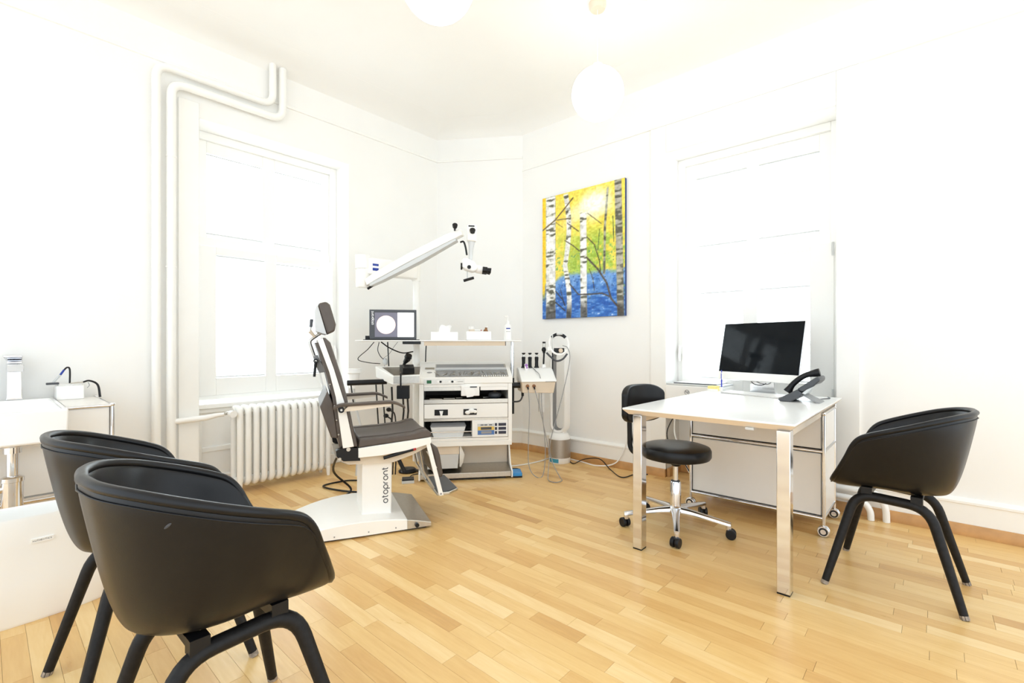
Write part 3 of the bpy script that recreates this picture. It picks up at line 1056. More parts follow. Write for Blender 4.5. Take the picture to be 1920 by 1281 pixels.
MB().tube([(-0.320, 0.0, 1.157), (-0.315, 0.0, 1.184)], 0.005, 8).build('clamp_stem', STEEL, TC)
MB().tube([(-0.316, 0.0, 1.18), (-0.311, 0.0, 1.226)], [0.009, 0.0095], 10).build('clamp_grip', DGREY, TC)
MB().prism([(-0.305, 1.01), (-0.28, 1.02), (-0.235, 0.92), (-0.272, 0.915), (-0.29, 0.96)], -0.02, 0.14, 'y').build('bracket_plate', GREY, TC, bevel=0.002)
MB().prism([(-0.272, 0.92), (-0.262, 0.92), (-0.245, 0.83), (-0.255, 0.83)], -0.01, 0.13, 'y').build('slide_bar', STEEL, TC)
MB().cyl((-0.29, -0.035, 0.985), (-0.29, -0.018, 0.985), 0.013, n=16).build('lever_hub', BLACK, TC)
MB().tube([(-0.29, -0.03, 0.985), (-0.298, -0.032, 0.895)], [0.008, 0.0075], 10).build('lever', BLACK, TC)
MB().cyl((-0.29, -0.037, 0.985), (-0.29, -0.035, 0.985), 0.006, n=10).build('lever_bolt', STEEL, TC)
# armrests
def armrest(y, dx, dz, name):
    top = fillet([(-0.206 + dx, y, 0.736 + dz), (-0.172 + dx, y, 0.752 + dz), (0.115 + dx, y, 0.757 + dz), (0.178 + dx, y, 0.724 + dz)], 0.06, 5)
    rings = []
    for p in top:
        rings.append([(p.x, y - 0.022, p.z - 0.011), (p.x, y + 0.022, p.z - 0.011), (p.x, y + 0.024, p.z), (p.x, y + 0.012, p.z + 0.006), (p.x, y - 0.012, p.z + 0.006), (p.x, y - 0.024, p.z)])
    pad_ = MB().loft(rings).build(name, TAUPE, TC, smooth=50)
    MB().prism([(-0.16 + dx, 0.712 + dz), (-0.13 + dx, 0.74 + dz), (0.10 + dx, 0.746 + dz), (0.10 + dx, 0.732 + dz), (-0.10 + dx, 0.715 + dz)], y - 0.012, y + 0.012, 'y').build('armrest_support', CREAM, pad_)
    MB().cyl((-0.166 + dx, y - 0.024, 0.724 + dz), (-0.166 + dx, y + 0.024, 0.724 + dz), 0.016, n=16).build('armrest_pivot', BLACK, pad_)
    MB().cyl((-0.166 + dx, y - 0.026, 0.724 + dz), (-0.166 + dx, y - 0.024, 0.724 + dz), 0.006, n=12).build('pivot_bolt', STEEL, pad_)
armrest(-0.225, 0.0, 0.0, 'armrest')
armrest(0.345, -0.01, -0.004, 'armrest')
# lever under the seat
MB().tube([(0.066, -0.185, 0.428), (0.236, -0.185, 0.463)], 0.010, 12).build('release_bar', BLACK, TC)
MB().tube([(0.236, -0.185, 0.463), (0.252, -0.185, 0.466)], 0.010, 12).build('red_end_cap', RED, TC)
MB().tube([(0.150, -0.10, 0.43), (0.17, -0.10, 0.385)], 0.006, 8).build('pedal_stem', STEEL, TC)
MB().tube([(0.168, -0.10, 0.39), (0.20, -0.10, 0.318)], 0.012, 10).build('pedal_grip', BLACK, TC)
# leg rest and footboard
for y, w_ in ((YN, 0.016), (YF - 0.06, 0.016)):
    MB().prism([(0.312, 0.492), (0.337, 0.490), (0.419, 0.170), (0.393, 0.170)], y, y + w_, 'y').build('leg_rest_strut', ENAMEL, TC, bevel=0.002)
MB().prism([(0.352, 0.476), (0.395, 0.452), (0.412, 0.40), (0.430, 0.285), (0.418, 0.262), (0.395, 0.268), (0.372, 0.40)], -0.14, 0.22, 'y').build('calf_pad', TAUPE, TC, bevel=0.010, seg=3)
MB().prism([(0.318, 0.44), (0.328, 0.44), (0.385, 0.335), (0.375, 0.33)], YN + 0.02, YN + 0.034, 'y').build('leg_rest_link', STEEL, TC)
for y in (-0.07, 0.15):
    MB().tube([(0.30, y, 0.455), (0.325, y, 0.30), (0.40, y, 0.165)], 0.007, 8).build('gas_strut', STEEL, TC)
ftm = MB()
ftm.prism([(0.385, -0.17), (0.46, -0.175), (0.53, -0.12), (0.535, 0.20), (0.385, 0.20)], 0.165, 0.183, 'z')
fb = ftm.build('footboard', STEEL, TC, bevel=0.004)
MB().prism([(0.392, -0.16), (0.455, -0.165), (0.522, -0.115), (0.526, 0.19), (0.392, 0.19)], 0.183, 0.187, 'z').build('rubber_mat', DGREY, fb)
MB().cyl((0.402, YN - 0.003, 0.182), (0.402, YN, 0.182), 0.006, n=10).build('footboard_bolt', GREY, TC)

# ================================================================== TREATMENT UNIT (local x along its front, y away from the room)
CART = thing('treatment_unit', 'white medical treatment unit with drawers and instrument trays in the corner', 'medical unit', (2.27, 3.01, 0), -39.7)
def part(mb, name, m, parent=None, **k):
    return mb.build(name, m, parent or CART, **k)
X0, X1 = 0.008, 0.745
part(MB().prism([(0.0, 0.018), (0.0, 0.058), (0.19, 0.085), (0.47, 0.085), (0.47, 0.018)], X0 + 0.008, X1 - 0.008, 'x'), 'base_deck', STEEL, bevel=0.003)
for xx in (X0 - 0.004, X1 - 0.006):
    part(MB().prism([(-0.004, 0.012), (-0.004, 0.062), (0.10, 0.10), (0.19, 0.285), (0.47, 0.285), (0.47, 0.012)], xx, xx + 0.012, 'x'), 'base_cheek', ENAMEL)
part(MB().box(X0 + 0.012, X1 - 0.012, 0.20, 0.46, 0.086, 0.284), 'pedestal_panel', CREAM)
part(MB().box(X0 + 0.05, X1 - 0.05, 0.03, 0.44, 0.0, 0.018), 'base_plinth', RUBBER)
part(MB().box(X0, X0 + 0.036, 0, 0.46, 0.285, 0.768), 'side_panel', ENAMEL, bevel=0.003)
part(MB().box(X1 - 0.032, X1, 0, 0.46, 0.285, 0.768), 'side_panel', ENAMEL, bevel=0.003)
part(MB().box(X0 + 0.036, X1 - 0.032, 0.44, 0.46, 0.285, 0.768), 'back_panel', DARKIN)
part(MB().box(X0 + 0.002, X1 - 0.002, -0.002, 0.44, 0.272, 0.312), 'lower_fascia', ENAMEL, bevel=0.003)
part(MB().box(X0 + 0.036, X1 - 0.032, 0.0, 0.44, 0.313, 0.336), 'bottom_rail', ENAMEL, bevel=0.002)
IX0, IX1 = 0.046, 0.712
part(MB().box(IX0, IX1, 0.0, 0.44, 0.474, 0.494), 'steel_shelf', STEEL)
dr = part(MB().box(IX0 + 0.002, IX1 - 0.002, 0.002, 0.02, 0.495, 0.608), 'drawer_front', ENAMEL, bevel=0.002)
for hx0, hx1 in ((0.128, 0.232), (0.355, 0.46)):
    part(MB().box(hx0, hx1, -0.0015, 0.004, 0.520, 0.566), 'dispenser_slot', BLACK, dr)
part(MB().prism([(0.165, 0.556), (0.195, 0.556), (0.19, 0.53), (0.184, 0.505), (0.176, 0.504), (0.172, 0.53)], -0.012, -0.002, 'y'), 'swab_tip', PAPER, dr)
gl = MB()
for (ax, az, bx_, bz) in ((0.375, 0.545, 0.40, 0.527), (0.395, 0.55, 0.43, 0.535), (0.42, 0.56, 0.445, 0.54)):
    gl.ball(((ax + bx_) / 2, -0.006, (az + bz) / 2), (0.022, 0.008, 0.014), 10, 6)
part(MB().ball((0.388, -0.006, 0.540), (0.022, 0.008, 0.016), 10, 6), 'glove_end', PAPER, dr)
part(MB().ball((0.418, -0.006, 0.552), (0.026, 0.008, 0.018), 10, 6), 'glove_end', PAPER, dr)
part(MB().ball((0.446, -0.006, 0.546), (0.016, 0.008, 0.014), 10, 6), 'glove_end', PAPER, dr)
part(MB().box(IX0, IX1, 0.0, 0.02, 0.611, 0.645), 'pull_out_lip', STEEL, bevel=0.002)
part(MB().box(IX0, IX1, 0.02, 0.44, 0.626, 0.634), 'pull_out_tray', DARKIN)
part(MB().box(IX0, 0.335, 0.002, 0.02, 0.714, 0.742), 'steel_fascia', STEEL)
part(MB().box(0.49, IX1, 0.002, 0.02, 0.714, 0.742), 'white_fascia', ENAMEL)
part(MB().box(IX0, IX1, 0.001, 0.44, 0.743, 0.768), 'console_floor', ENAMEL)
bx2 = part(MB().box(0.335, 0.48, -0.02, 0.06, 0.672, 0.752), 'paper_dispenser', WPLAST, bevel=0.004)
part(MB().box(0.405, 0.46, -0.0215, -0.019, 0.738, 0.748), 'slot', DGREY, bx2)
part(MB().prism([(0.36, 0.735), (0.43, 0.735), (0.45, 0.70), (0.43, 0.668), (0.38, 0.662)], -0.024, -0.021, 'y'), 'paper_sheet', PAPER, bx2)
# console with sloped instrument bay
part(MB().prism([(-0.004, 0.769), (-0.004, 0.818), (0.20, 0.914), (0.24, 0.928), (0.46, 0.928), (0.46, 0.769)], X0 - 0.004, X1 + 0.004, 'x'), 'console', ENAMEL, bevel=0.004)
SLM = axes((0, -0.004, 0.818), (1, 0, 0), (0, 0.204, 0.096))      # local frame lying on the slope: x, up-slope, normal
bay = part(MB().box(0.135, 0.715, 0.008, 0.225, -0.002, 0.002, SLM), 'instrument_bay', STEEL)
part(MB().box(0.14, 0.71, 0.012, 0.10, 0.002, 0.003, SLM), 'instrument_tray', GREY, bay)
part(MB().box(0.142, 0.70, 0.145, 0.215, 0.002, 0.005, SLM), 'sliding_lid', GREY, bay)
part(MB().box(0.135, 0.712, 0.118, 0.146, 0.002, 0.012, SLM), 'lid_edge', LGREY, bay)
rg = random.Random(3)
ins = MB()
for k in range(34):
    u = 0.155 + 0.54 * k / 33 + rg.uniform(-0.006, 0.006)
    a = rg.uniform(0.02, 0.04)
    ins.tube([SLM @ Vector((u, a, 0.006)), SLM @ Vector((u + rg.uniform(-0.05, 0.05), a + rg.uniform(0.03, 0.065), 0.006))], 0.0022, 5)
po = part(ins, 'instruments', STEEL, bay)
po['kind'] = 'stuff'
st = MB()
for k in range(12):
    u = 0.50 + 0.018 * k
    st.box(u, u + 0.007, 0.002, 0.014, 0.002, 0.012, SLM)
po = part(st, 'rack_teeth', WPLAST, bay)
po['kind'] = 'stuff'
part(MB().box(0.052, 0.125, 0.135, 0.165, 0.0, 0.004, SLM), 'warmer_slot', STEEL)
part(MB().ball((0.088, 0.085, 0.001), (0.022, 0.010, 0.003), 14, 6, M=SLM), 'warmer_cup', GREY)
pn = part(MB().box(0.045, 0.36, -0.0065, -0.0035, 0.768, 0.803), 'control_panel', STEEL)
part(MB().box(0.068, 0.104, -0.0095, -0.0065, 0.773, 0.799), 'green_rocker_switch', GREEN, pn)
for ux_, m_ in ((0.155, WPLAST), (0.175, BLACK), (0.245, WPLAST), (0.267, BLACK), (0.287, WPLAST)):
    part(MB().cyl((ux_, -0.012, 0.786), (ux_, -0.0065, 0.786), 0.009, n=14), 'control_knob', m_, pn)
part(MB().box(0.308, 0.352, -0.0072, -0.0064, 0.783, 0.789), 'lettering_strip', PALEPRINT, pn)
# lower compartment: device panel and wire rail
dv_ = part(MB().box(0.424, 0.71, -0.004, 0.20, 0.340, 0.474), 'suction_control_unit', WPLAST, bevel=0.003)
part(MB().box(0.465, 0.60, -0.0055, -0.0035, 0.358, 0.448), 'display_surround', LGREY, dv_)
for sx0 in (0.49, 0.52, 0.558):
    part(MB().box(sx0, sx0 + 0.024, -0.0065, -0.0055, 0.434, 0.441), 'indicator', DGREY, dv_)
part(MB().box(0.468, 0.60, -0.0065, -0.0055, 0.396, 0.424), 'yellow_display_field', mat('ochre_print', rgb(226, 190, 92), 0.5), dv_)
part(MB().box(0.492, 0.578, -0.0075, -0.0065, 0.400, 0.420), 'upper_readout', DGREY, dv_)
part(MB().box(0.468, 0.60, -0.0065, -0.0055, 0.360, 0.394), 'blue_display_field', mat('mid_blue_print', rgb(80, 120, 180), 0.5), dv_)
part(MB().box(0.495, 0.578, -0.0075, -0.0065, 0.368, 0.388), 'lower_readout', GREY, dv_)
NAVY = mat('navy_key', rgb(40, 42, 62), 0.4, var=0.1)
for kz in (0.428, 0.396, 0.364):
    part(MB().box(0.605, 0.622, -0.0075, -0.0045, kz, kz + 0.022), 'small_key', NAVY, dv_)
    part(MB().box(0.634, 0.695, -0.0075, -0.0045, kz, kz + 0.022), 'large_key', NAVY, dv_)
part(MB().tube([(IX0, 0.004, 0.388), (0.424, 0.004, 0.388)], 0.004, 8), 'guard_rail', CHROME)
part(MB().tube([(IX0, 0.004, 0.345), (0.424, 0.004, 0.345)], 0.003, 8), 'guard_rail', CHROME)
# sloped side tray on the left with steel insert
TT = [(-0.350, 0.20, 0.902), (0.02, 0.20, 0.905), (0.022, -0.09, 0.846), (-0.182, -0.09, 0.836)]
TB = [(-0.345, 0.20, 0.812), (0.02, 0.20, 0.815), (0.022, -0.085, 0.778), (-0.180, -0.085, 0.772)]
sdt = part(MB().loft([TB, TT]), 'side_tray', ENAMEL, bevel=0.004)
def on_tray(u, v, h):
    a = Vector(TT[0]).lerp(Vector(TT[1]), u)
    b = Vector(TT[3]).lerp(Vector(TT[2]), u)
    return a.lerp(b, v) + Vector((0, -0.2, 0.98)) * h
part(MB().loft([[on_tray(0.10, 0.14, 0.0005), on_tray(0.97, 0.14, 0.0005), on_tray(0.97, 0.93, 0.0005), on_tray(0.08, 0.93, 0.0005)],
                [on_tray(0.10, 0.14, 0.002), on_tray(0.97, 0.14, 0.002), on_tray(0.97, 0.93, 0.002), on_tray(0.08, 0.93, 0.002)]]), 'steel_insert', SMOKED, sdt)
part(MB().box(-0.176, 0.015, -0.093, -0.086, 0.785, 0.838), 'steel_front_strip', STEEL, sdt)
part(MB().box(-0.13, -0.118, -0.097, -0.088, 0.75, 0.86), 'hanging_strap', BLACK, sdt)
part(MB().box(-0.155, -0.06, -0.09, -0.03, 0.665, 0.765), 'camera_box', BLACK, sdt, bevel=0.004)
part(MB().loft([[on_tray(0.42, 0.5, 0.002), on_tray(0.80, 0.5, 0.002), on_tray(0.80, 0.85, 0.002), on_tray(0.42, 0.85, 0.002)],
                [on_tray(0.42, 0.5, 0.05), on_tray(0.80, 0.5, 0.05), on_tray(0.80, 0.85, 0.05), on_tray(0.42, 0.85, 0.05)]]), 'black_instrument_holder', BLACK, sdt, bevel=0.004)
p = on_tray(0.55, 0.2, 0.0)
gs = part(MB().tube([(-0.13, 0.12, 0.89), (-0.105, 0.12, 0.94)], [0.008, 0.014], 10), 'light_gooseneck', BLACK, sdt)
part(MB().tube([(-0.11, 0.115, 0.935), (-0.085, 0.10, 0.965)], [0.016, 0.026], 16), 'scope_head', BLACK, gs)
part(MB().tube([(-0.083, 0.098, 0.975), (-0.075, 0.085, 0.995)], [0.030, 0.026], 18), 'scope_eyepiece', BLACK, gs)
part(MB().tube([(-0.545, 0.08, 0.778), (-0.245, 0.08, 0.786)], 0.021, 16), 'black_support_tube', BLACK)
for hx_, z0_, z1_ in ((-0.52, 0.60, 0.76), (-0.33, 0.40, 0.765), (-0.28, 0.42, 0.77)):
    part(MB().tube([(hx_, 0.09, z1_), (hx_ + 0.01, 0.09, (z0_ + z1_) / 2), (hx_ + 0.02, 0.10, z0_)], 0.006, 6), 'suction_hose', RUBBER)
for hx_, z0_, z1_ in ((-0.20, 0.42, 0.75), (-0.115, 0.42, 0.68), (-0.08, 0.42, 0.67)):
    part(MB().tube([(hx_, 0.0, z1_), (hx_ + 0.005, 0.02, 0.56), (hx_ - 0.01, 0.05, z0_)], 0.008, 6), 'suction_hose', RUBBER)
# top shelf
sh_ = part(MB().box(-0.48, 0.825, 0.03, 0.36, 1.104, 1.114), 'top_shelf', WPLAST, bevel=0.003)
part(MB().box(0.045, 0.695, 0.04, 0.06, 1.070, 1.1035), 'shelf_rail', BEIGE, sh_)
part(MB().box(0.695, 0.70, 0.038, 0.062, 1.070, 1.1035), 'rail_end_cap', BLACK, sh_)
part(MB().box(-0.12, 0.02, 0.02, 0.07, 1.082, 1.1035), 'black_socket_box', BLACK, sh_, bevel=0.003)
part(MB().cyl((0.768, 0.15, 0.80), (0.768, 0.15, 1.1035), 0.016, n=16), 'shelf_post', CHROME)
part(MB().cyl((0.768, 0.15, 0.50), (0.768, 0.15, 0.80), 0.0175, n=16), 'post_sleeve', BLACK)
part(MB().cyl((-0.03, 0.33, 0.09), (-0.03, 0.33, 1.1035), 0.030, n=20), 'unit_column', ENAMEL)
# side unit with scope holders on the right
part(MB().tube([(0.74, 0.10, 0.742), (0.84, 0.10, 0.742)], 0.024, 14), 'support_tube', BLACK)
SU = part(MB().prism([(0.0, 0.772), (0.0, 0.785), (0.15, 0.872), (0.19, 0.880), (0.26, 0.880), (0.26, 0.772)], 0.822, 1.115, 'x'), 'light_source_cover', WPLAST, bevel=0.006)
part(MB().prism([(0.832, 0.688), (1.090, 0.682), (1.106, 0.7715), (0.826, 0.7715)], 0.006, 0.25, 'y'), 'light_source_box', BEIGE, bevel=0.003)
for sx0 in (0.872, 0.925):
    so_ = part(MB().cyl((sx0, -0.004, 0.742), (sx0, 0.008, 0.742), 0.014, n=16), 'cable_socket', BROWNI, SU)
    part(MB().tube([(sx0, -0.008, 0.738), (sx0 + 0.004, -0.010, 0.715)], 0.006, 8), 'cable_plug', BLACK, so_)
part(MB().box(1.02, 1.10, -0.0015, 0.0, 0.776, 0.780), 'lettering_strip', PALEPRINT, SU)
part(MB().tube(bez([(0.845, 0.08, 0.69), (0.842, 0.08, 0.65), (0.82, 0.1, 0.61), (0.75, 0.15, 0.60)], 6), 0.007, 8), 'supply_cable', DGREY)
part(MB().cyl((0.845, 0.08, 0.655), (0.845, 0.08, 0.69), 0.011, n=10), 'cable_grip', BLACK)
part(MB().box(0.985, 1.03, 0.08, 0.11, 0.52, 0.684), 'steel_bracket', STEEL)
# ================================================================== THINGS ON AND AROUND THE TREATMENT UNIT
CA, SA = math.cos(R(-39.7)), math.sin(R(-39.7))
def cw(x, y, z=0.0):
    return (2.27 + x * CA - y * SA, 3.01 + x * SA + y * CA, z)
def cthing(name, label, cat, x, y, z, rz=0.0, group=None):
    return thing(name, label, cat, cw(x, y, z), -39.7 + rz, group)
ZS = 1.1145
# small display with printed frame
t = cthing('display_screen', 'small dark framed display showing an eardrum image on the shelf', 'monitor', -0.205, 0.16, ZS)
MB().box(-0.185, 0.185, -0.012, 0.014, 0.006, 0.246).build('screen_housing', DGREY, t, bevel=0.003)
MB().box(-0.142, 0.034, -0.0135, -0.0125, 0.026, 0.222).build('image_area', SCRG, t)
MB().box(0.036, 0.166, -0.0135, -0.0125, 0.026, 0.222).build('white_area', SCRW, t)
dsc = MB()
dsc.lathe([(0.0, 0.0), (0.074, 0.0), (0.074, 0.0008), (0.0, 0.0008)], 48, M=axes((-0.054, -0.0145, 0.124), (1, 0, 0), (0, 0, 1)))
dsc.build('eardrum_picture', SCRP, t)
mb = MB()
strokes(mb, 'otopront', 0.0125, 0.0034, axes((-0.152, -0.0138, 0.125), (0, 0, 1), (-1, 0, 0)), gap=0.3)
mb.build('lettering', WPRINT, t)
for kx in (0.098, 0.112):
    for kz in (0.088, 0.102):
        MB().box(kx, kx + 0.006, -0.0142, -0.0136, kz, kz + 0.006).build('icon', LGREY, t)
MB().box(-0.23, 0.21, -0.03, 0.03, 0.0, 0.006).build('screen_foot', BLACK, t, bevel=0.002)
MB().box(-0.215, -0.187, -0.015, 0.02, 0.006, 0.035).build('connector_box', BLACK, t)
# tissue box, supply box, soap bottle on the shelf
t = cthing('tissue_box', 'white tissue box with a tissue pulled up on the shelf', 'tissue box', 0.205, 0.14, ZS)
MB().box(-0.108, 0.108, -0.055, 0.055, 0.0, 0.066).build('carton', PAPER, t, bevel=0.002)
rg = random.Random(5)
tis = [[(0.045 * math.cos(a), 0.01 * math.sin(a), 0.066) for a in [2 * math.pi * k / 12 for k in range(12)]],
       [(0.008 + 0.042 * math.cos(a) + rg.uniform(-.006, .006), 0.018 * math.sin(a), 0.098) for a in [2 * math.pi * k / 12 for k in range(12)]],
       [(0.018 + 0.05 * math.cos(a), 0.02 * math.sin(a), 0.118 + rg.uniform(-0.006, 0.010)) for a in [2 * math.pi * k / 12 for k in range(12)]]]
MB().loft(tis).build('tissue', PAPER, t, smooth=60)
t = cthing('supply_box', 'open white box holding small bottles and tubes on the shelf', 'box', 0.485, 0.14, ZS)
for (a, b, c, d) in ((-0.10, 0.10, -0.05, -0.046), (-0.10, 0.10, 0.046, 0.05), (-0.10, -0.096, -0.046, 0.046), (0.096, 0.10, -0.046, 0.046)):
    MB().box(a, b, c, d, 0.0, 0.072).build('box_side', PAPER, t)
MB().box(-0.10, 0.10, -0.05, 0.05, 0.0, 0.004).build('box_bottom', PAPER, t)
t2 = cthing('medicine_jar', 'pale jar sticking out of the open supply box', 'jar', 0.43, 0.14, ZS + 0.0045)
MB().lathe([(0, 0), (0.024, 0), (0.026, 0.085), (0.0, 0.085)], 16).build('jar_body', CREAM, t2)
MB().lathe([(0, 0.0855), (0.025, 0.0855), (0.027, 0.108), (0.0, 0.108)], 16).build('jar_lid', WPLAST, t2)
t2 = cthing('brown_bottle', 'small brown bottle lying in the open supply box', 'bottle', 0.535, 0.14, ZS + 0.0045)
MB().lathe([(0, 0), (0.02, 0), (0.02, 0.075), (0.010, 0.09), (0.010, 0.102), (0.0, 0.102)], 14, M=Matrix.Rotation(R(8), 4, 'Y')).build('bottle_glass', BROWNI, t2)
MB().lathe([(0, 0.1025), (0.012, 0.1025), (0.012, 0.115), (0.0, 0.115)], 12, M=Matrix.Rotation(R(8), 4, 'Y')).build('cap', WPLAST, t2)
t2 = cthing('ointment_tube', 'thin red striped tube lying across the open supply box', 'tube', 0.48, 0.13, ZS + 0.06)
MB().tube([(-0.03, 0, 0.022), (0.022, 0, 0.022)], [0.005, 0.006], 8).build('tube_body', PAPER, t2)
MB().tube([(0.022, 0, 0.022), (0.03, 0, 0.022)], 0.005, 8).build('tube_cap', RED, t2)
t = cthing('soap_bottle', 'white disinfectant pump bottle at the end of the shelf', 'bottle', 0.728, 0.13, ZS)
MB().lathe([(0, 0), (0.030, 0), (0.032, 0.004), (0.032, 0.115), (0.026, 0.128), (0.014, 0.134), (0.013, 0.142), (0, 0.142)], 22).build('bottle_body', WPLAST, t)
MB().lathe([(0, 0.1425), (0.015, 0.1425), (0.015, 0.160), (0.004, 0.162), (0.004, 0.19), (0, 0.19)], 16).build('pump_collar', WPLAST, t)
MB().tube(fillet([(0, 0, 0.188), (0, 0, 0.20), (-0.03, -0.02, 0.197)], 0.006, 3), 0.005, 8).build('pump_spout', WPLAST, t)
for lz, lw in ((0.093, 0.018), (0.07, 0.016)):
    pl = [(0.0325 * math.cos(R(-90 + a)), 0.0325 * math.sin(R(-90 + a)), lz) for a in range(-32, 33, 8)]
    ph = [(p[0], p[1], lz + (0.009 if lz > 0.08 else 0.004)) for p in pl]
    n = len(pl)
    MB().add(pl + ph, [(i, i + 1, n + i + 1, n + i) for i in range(n - 1)]).build('label_print', LOGOBLUE if lz > 0.08 else PALEPRINT, t)
# grey tray box in the lower compartment
t = cthing('plastic_tub', 'white plastic tub with grey lid in the open lower compartment', 'tub', 0.235, 0.12, 0.3365)
MB().loft([ring(-0.115, 0.115, -0.07, 0.09, 0.0), ring(-0.14, 0.14, -0.085, 0.10, 0.085)]).build('tub_body', WPLAST, t, bevel=0.006)
MB().loft([ring(-0.142, 0.142, -0.087, 0.102, 0.0855), ring(-0.142, 0.142, -0.087, 0.102, 0.092), ring(-0.13, 0.13, -0.06, 0.09, 0.118)]).build('tub_lid', GREY, t, bevel=0.004)
# things in the pull-out tray
t = cthing('kidney_dish', 'dark metal kidney dish in the open pull-out tray', 'dish', 0.615, 0.10, 0.6345)
MB().ball((0, 0, 0.03), (0.055, 0.05, 0.03), 18, 8).build('dish_bowl', DGREY, t)
MB().lathe([(0, 0.052), (0.018, 0.052), (0.012, 0.063), (0, 0.063)], 14).build('dish_knob', STEEL, t)
for k, (lx, ln) in enumerate(((0.09, 0.10), (0.20, 0.09), (0.30, 0.05), (0.52, 0.06))):
    t = cthing('forceps', ['black forceps lying in pull-out tray nearest the side tray', 'black forceps lying in pull-out tray below the steel fascia', 'black forceps lying in pull-out tray under the paper dispenser', 'black forceps lying in pull-out tray beside the dark dish'][k], 'forceps', lx, 0.06 + 0.02 * k, 0.6345, 8 * k - 10, group='instruments in the pull-out tray')
    MB().tube([(0, 0, 0.008), (ln, 0.012, 0.010)], [0.006, 0.004], 8).build('upper_blade', BLACK, t)
    MB().tube([(0, 0, 0.008), (ln, -0.010, 0.010)], [0.006, 0.004], 8).build('lower_blade', STEEL, t)
# waste container with bag standing on the deck
t = cthing('waste_container', 'white waste container with clear bag standing on the unit base', 'waste bin', 0.225, 0.08, 0.0895)
MB().loft([ring(-0.155, 0.085, -0.05, 0.10, 0.0), ring(-0.155, 0.095, -0.055, 0.105, 0.115)]).build('container_body', LGREY, t, bevel=0.004)
MB().box(-0.157, 0.097, -0.057, 0.107, 0.1155, 0.178).build('container_top', CREAM, t, bevel=0.003)
MB().loft([[(0.10, -0.05, 0.175), (0.10, 0.09, 0.175), (0.112, 0.09, 0.175), (0.112, -0.05, 0.175)], [(0.1, -0.055, 0.11), (0.1, 0.095, 0.11), (0.145, 0.095, 0.11), (0.14, -0.05, 0.11)],
           [(0.1, -0.05, 0.05), (0.1, 0.09, 0.05), (0.135, 0.09, 0.05), (0.13, -0.04, 0.05)], [(0.1, -0.02, 0.004), (0.1, 0.05, 0.004), (0.115, 0.05, 0.004), (0.112, -0.02, 0.004)]]).build('clear_bag', BAG, t, smooth=60)
# foot switches
t = cthing('foot_switch', 'blue foot switch on the floor beside the treatment unit', 'foot switch', 0.775, 0.06, 0, 0)
MB().box(-0.02, 0.055, -0.05, 0.06, 0.0, 0.012).build('switch_base', BLACK, t, bevel=0.003)
MB().prism([(-0.05, 0.012), (-0.05, 0.038), (0.05, 0.048), (0.06, 0.012)], -0.02, 0.055, 'x').build('switch_cover', BLUE, t, bevel=0.004)
MB().tube(bez([(0.0, 0.06, 0.02), (0.05, 0.11, 0.03), (0.0, 0.17, 0.02), (-0.03, 0.2, 0.012)], 6), 0.004, 6).build('switch_cord', BLACK, t)
t = cthing('foot_switch', 'black and grey foot switch on the floor left of the treatment unit', 'foot switch', -0.075, 0.02, 0, 4)
MB().box(-0.05, 0.045, -0.045, 0.045, 0.0, 0.022).build('switch_base', LGREY, t, bevel=0.002)
MB().box(-0.048, 0.043, -0.043, 0.043, 0.0222, 0.032).build('switch_cover', BLACK, t, bevel=0.002)
MB().tube(bez([(0.0, 0.045, 0.012), (0.03, 0.12, 0.02), (0.10, 0.2, 0.01), (0.06, 0.3, 0.008)], 6), 0.004, 6).build('switch_cord', BLACK, t)
t = cthing('foot_pedal', 'round black foot pedal on the floor behind the treatment chair', 'foot pedal', -0.10, 0.33, 0)
MB().lathe([(0, 0), (0.075, 0), (0.078, 0.012), (0.06, 0.03), (0.0, 0.034)], 24).build('pedal_body', BLACK, t)
MB().tube(bez([(0.07, 0, 0.012), (0.13, -0.03, 0.012), (0.2, 0.0, 0.010), (0.26, 0.06, 0.010)], 6), 0.005, 6).build('pedal_cord', BLACK, t)
# cords hanging below the shelf
COR = [([(-0.37, 0.28, 1.10), (-0.42, 0.28, 1.04), (-0.50, 0.28, 0.96), (-0.42, 0.28, 0.93), (-0.32, 0.28, 0.92)], 0.0035, 'thin black cord looping out below the display end of the shelf'),
       ([(-0.33, 0.28, 1.10), (-0.34, 0.28, 1.03), (-0.31, 0.28, 0.97), (-0.27, 0.28, 0.95)], 0.003, 'thin black cord hanging under the display near the connector'),
       ([(-0.31, 0.25, 1.10), (-0.24, 0.25, 1.05), (-0.14, 0.25, 1.01), (-0.05, 0.25, 1.02)], 0.0055, 'thick black cable swagged from shelf to the unit column'),
       ([(-0.26, 0.27, 1.10), (-0.255, 0.27, 1.0), (-0.25, 0.27, 0.88)], 0.005, 'straight black cable dropping from the shelf to the side tray'),
       ([(-0.18, 0.29, 1.10), (-0.21, 0.29, 1.06), (-0.25, 0.29, 1.0), (-0.30, 0.29, 0.95), (-0.27, 0.29, 0.86)], 0.0022, 'very thin grey wire hanging loosely below the display')]
for pts, r_, lab in COR:
    o_ = cw(*pts[0])
    t = MB().tube([Vector(cw(*p)) for p in bez(pts, 8)], r_, 6).build('hanging_cord', BLACK if r_ > 0.0025 else GREY)
    tag(t, lab, 'cable', 'cords below the shelf')
t = MB().tube([Vector(cw(*p)) for p in bez([(0.055, 0.35, 1.10), (0.05, 0.35, 1.02), (0.048, 0.35, 0.93)], 6)], 0.005, 6).build('hanging_cord', BLACK)
tag(t, 'short black cable between shelf and console beside the column', 'cable', 'cords below the shelf')
t = MB().ball(cw(-0.28, 0.28, 0.935), (0.022, 0.022, 0.03), 12, 8).build('cable_tie_bundle', LGREY)
tag(t, 'pale grey tangle where thin cords meet below the shelf', 'cable bundle')
t = cthing('drip_cup', 'white plastic beaker beside the black tube behind the armrests', 'cup', -0.53, 0.27, 0.72)
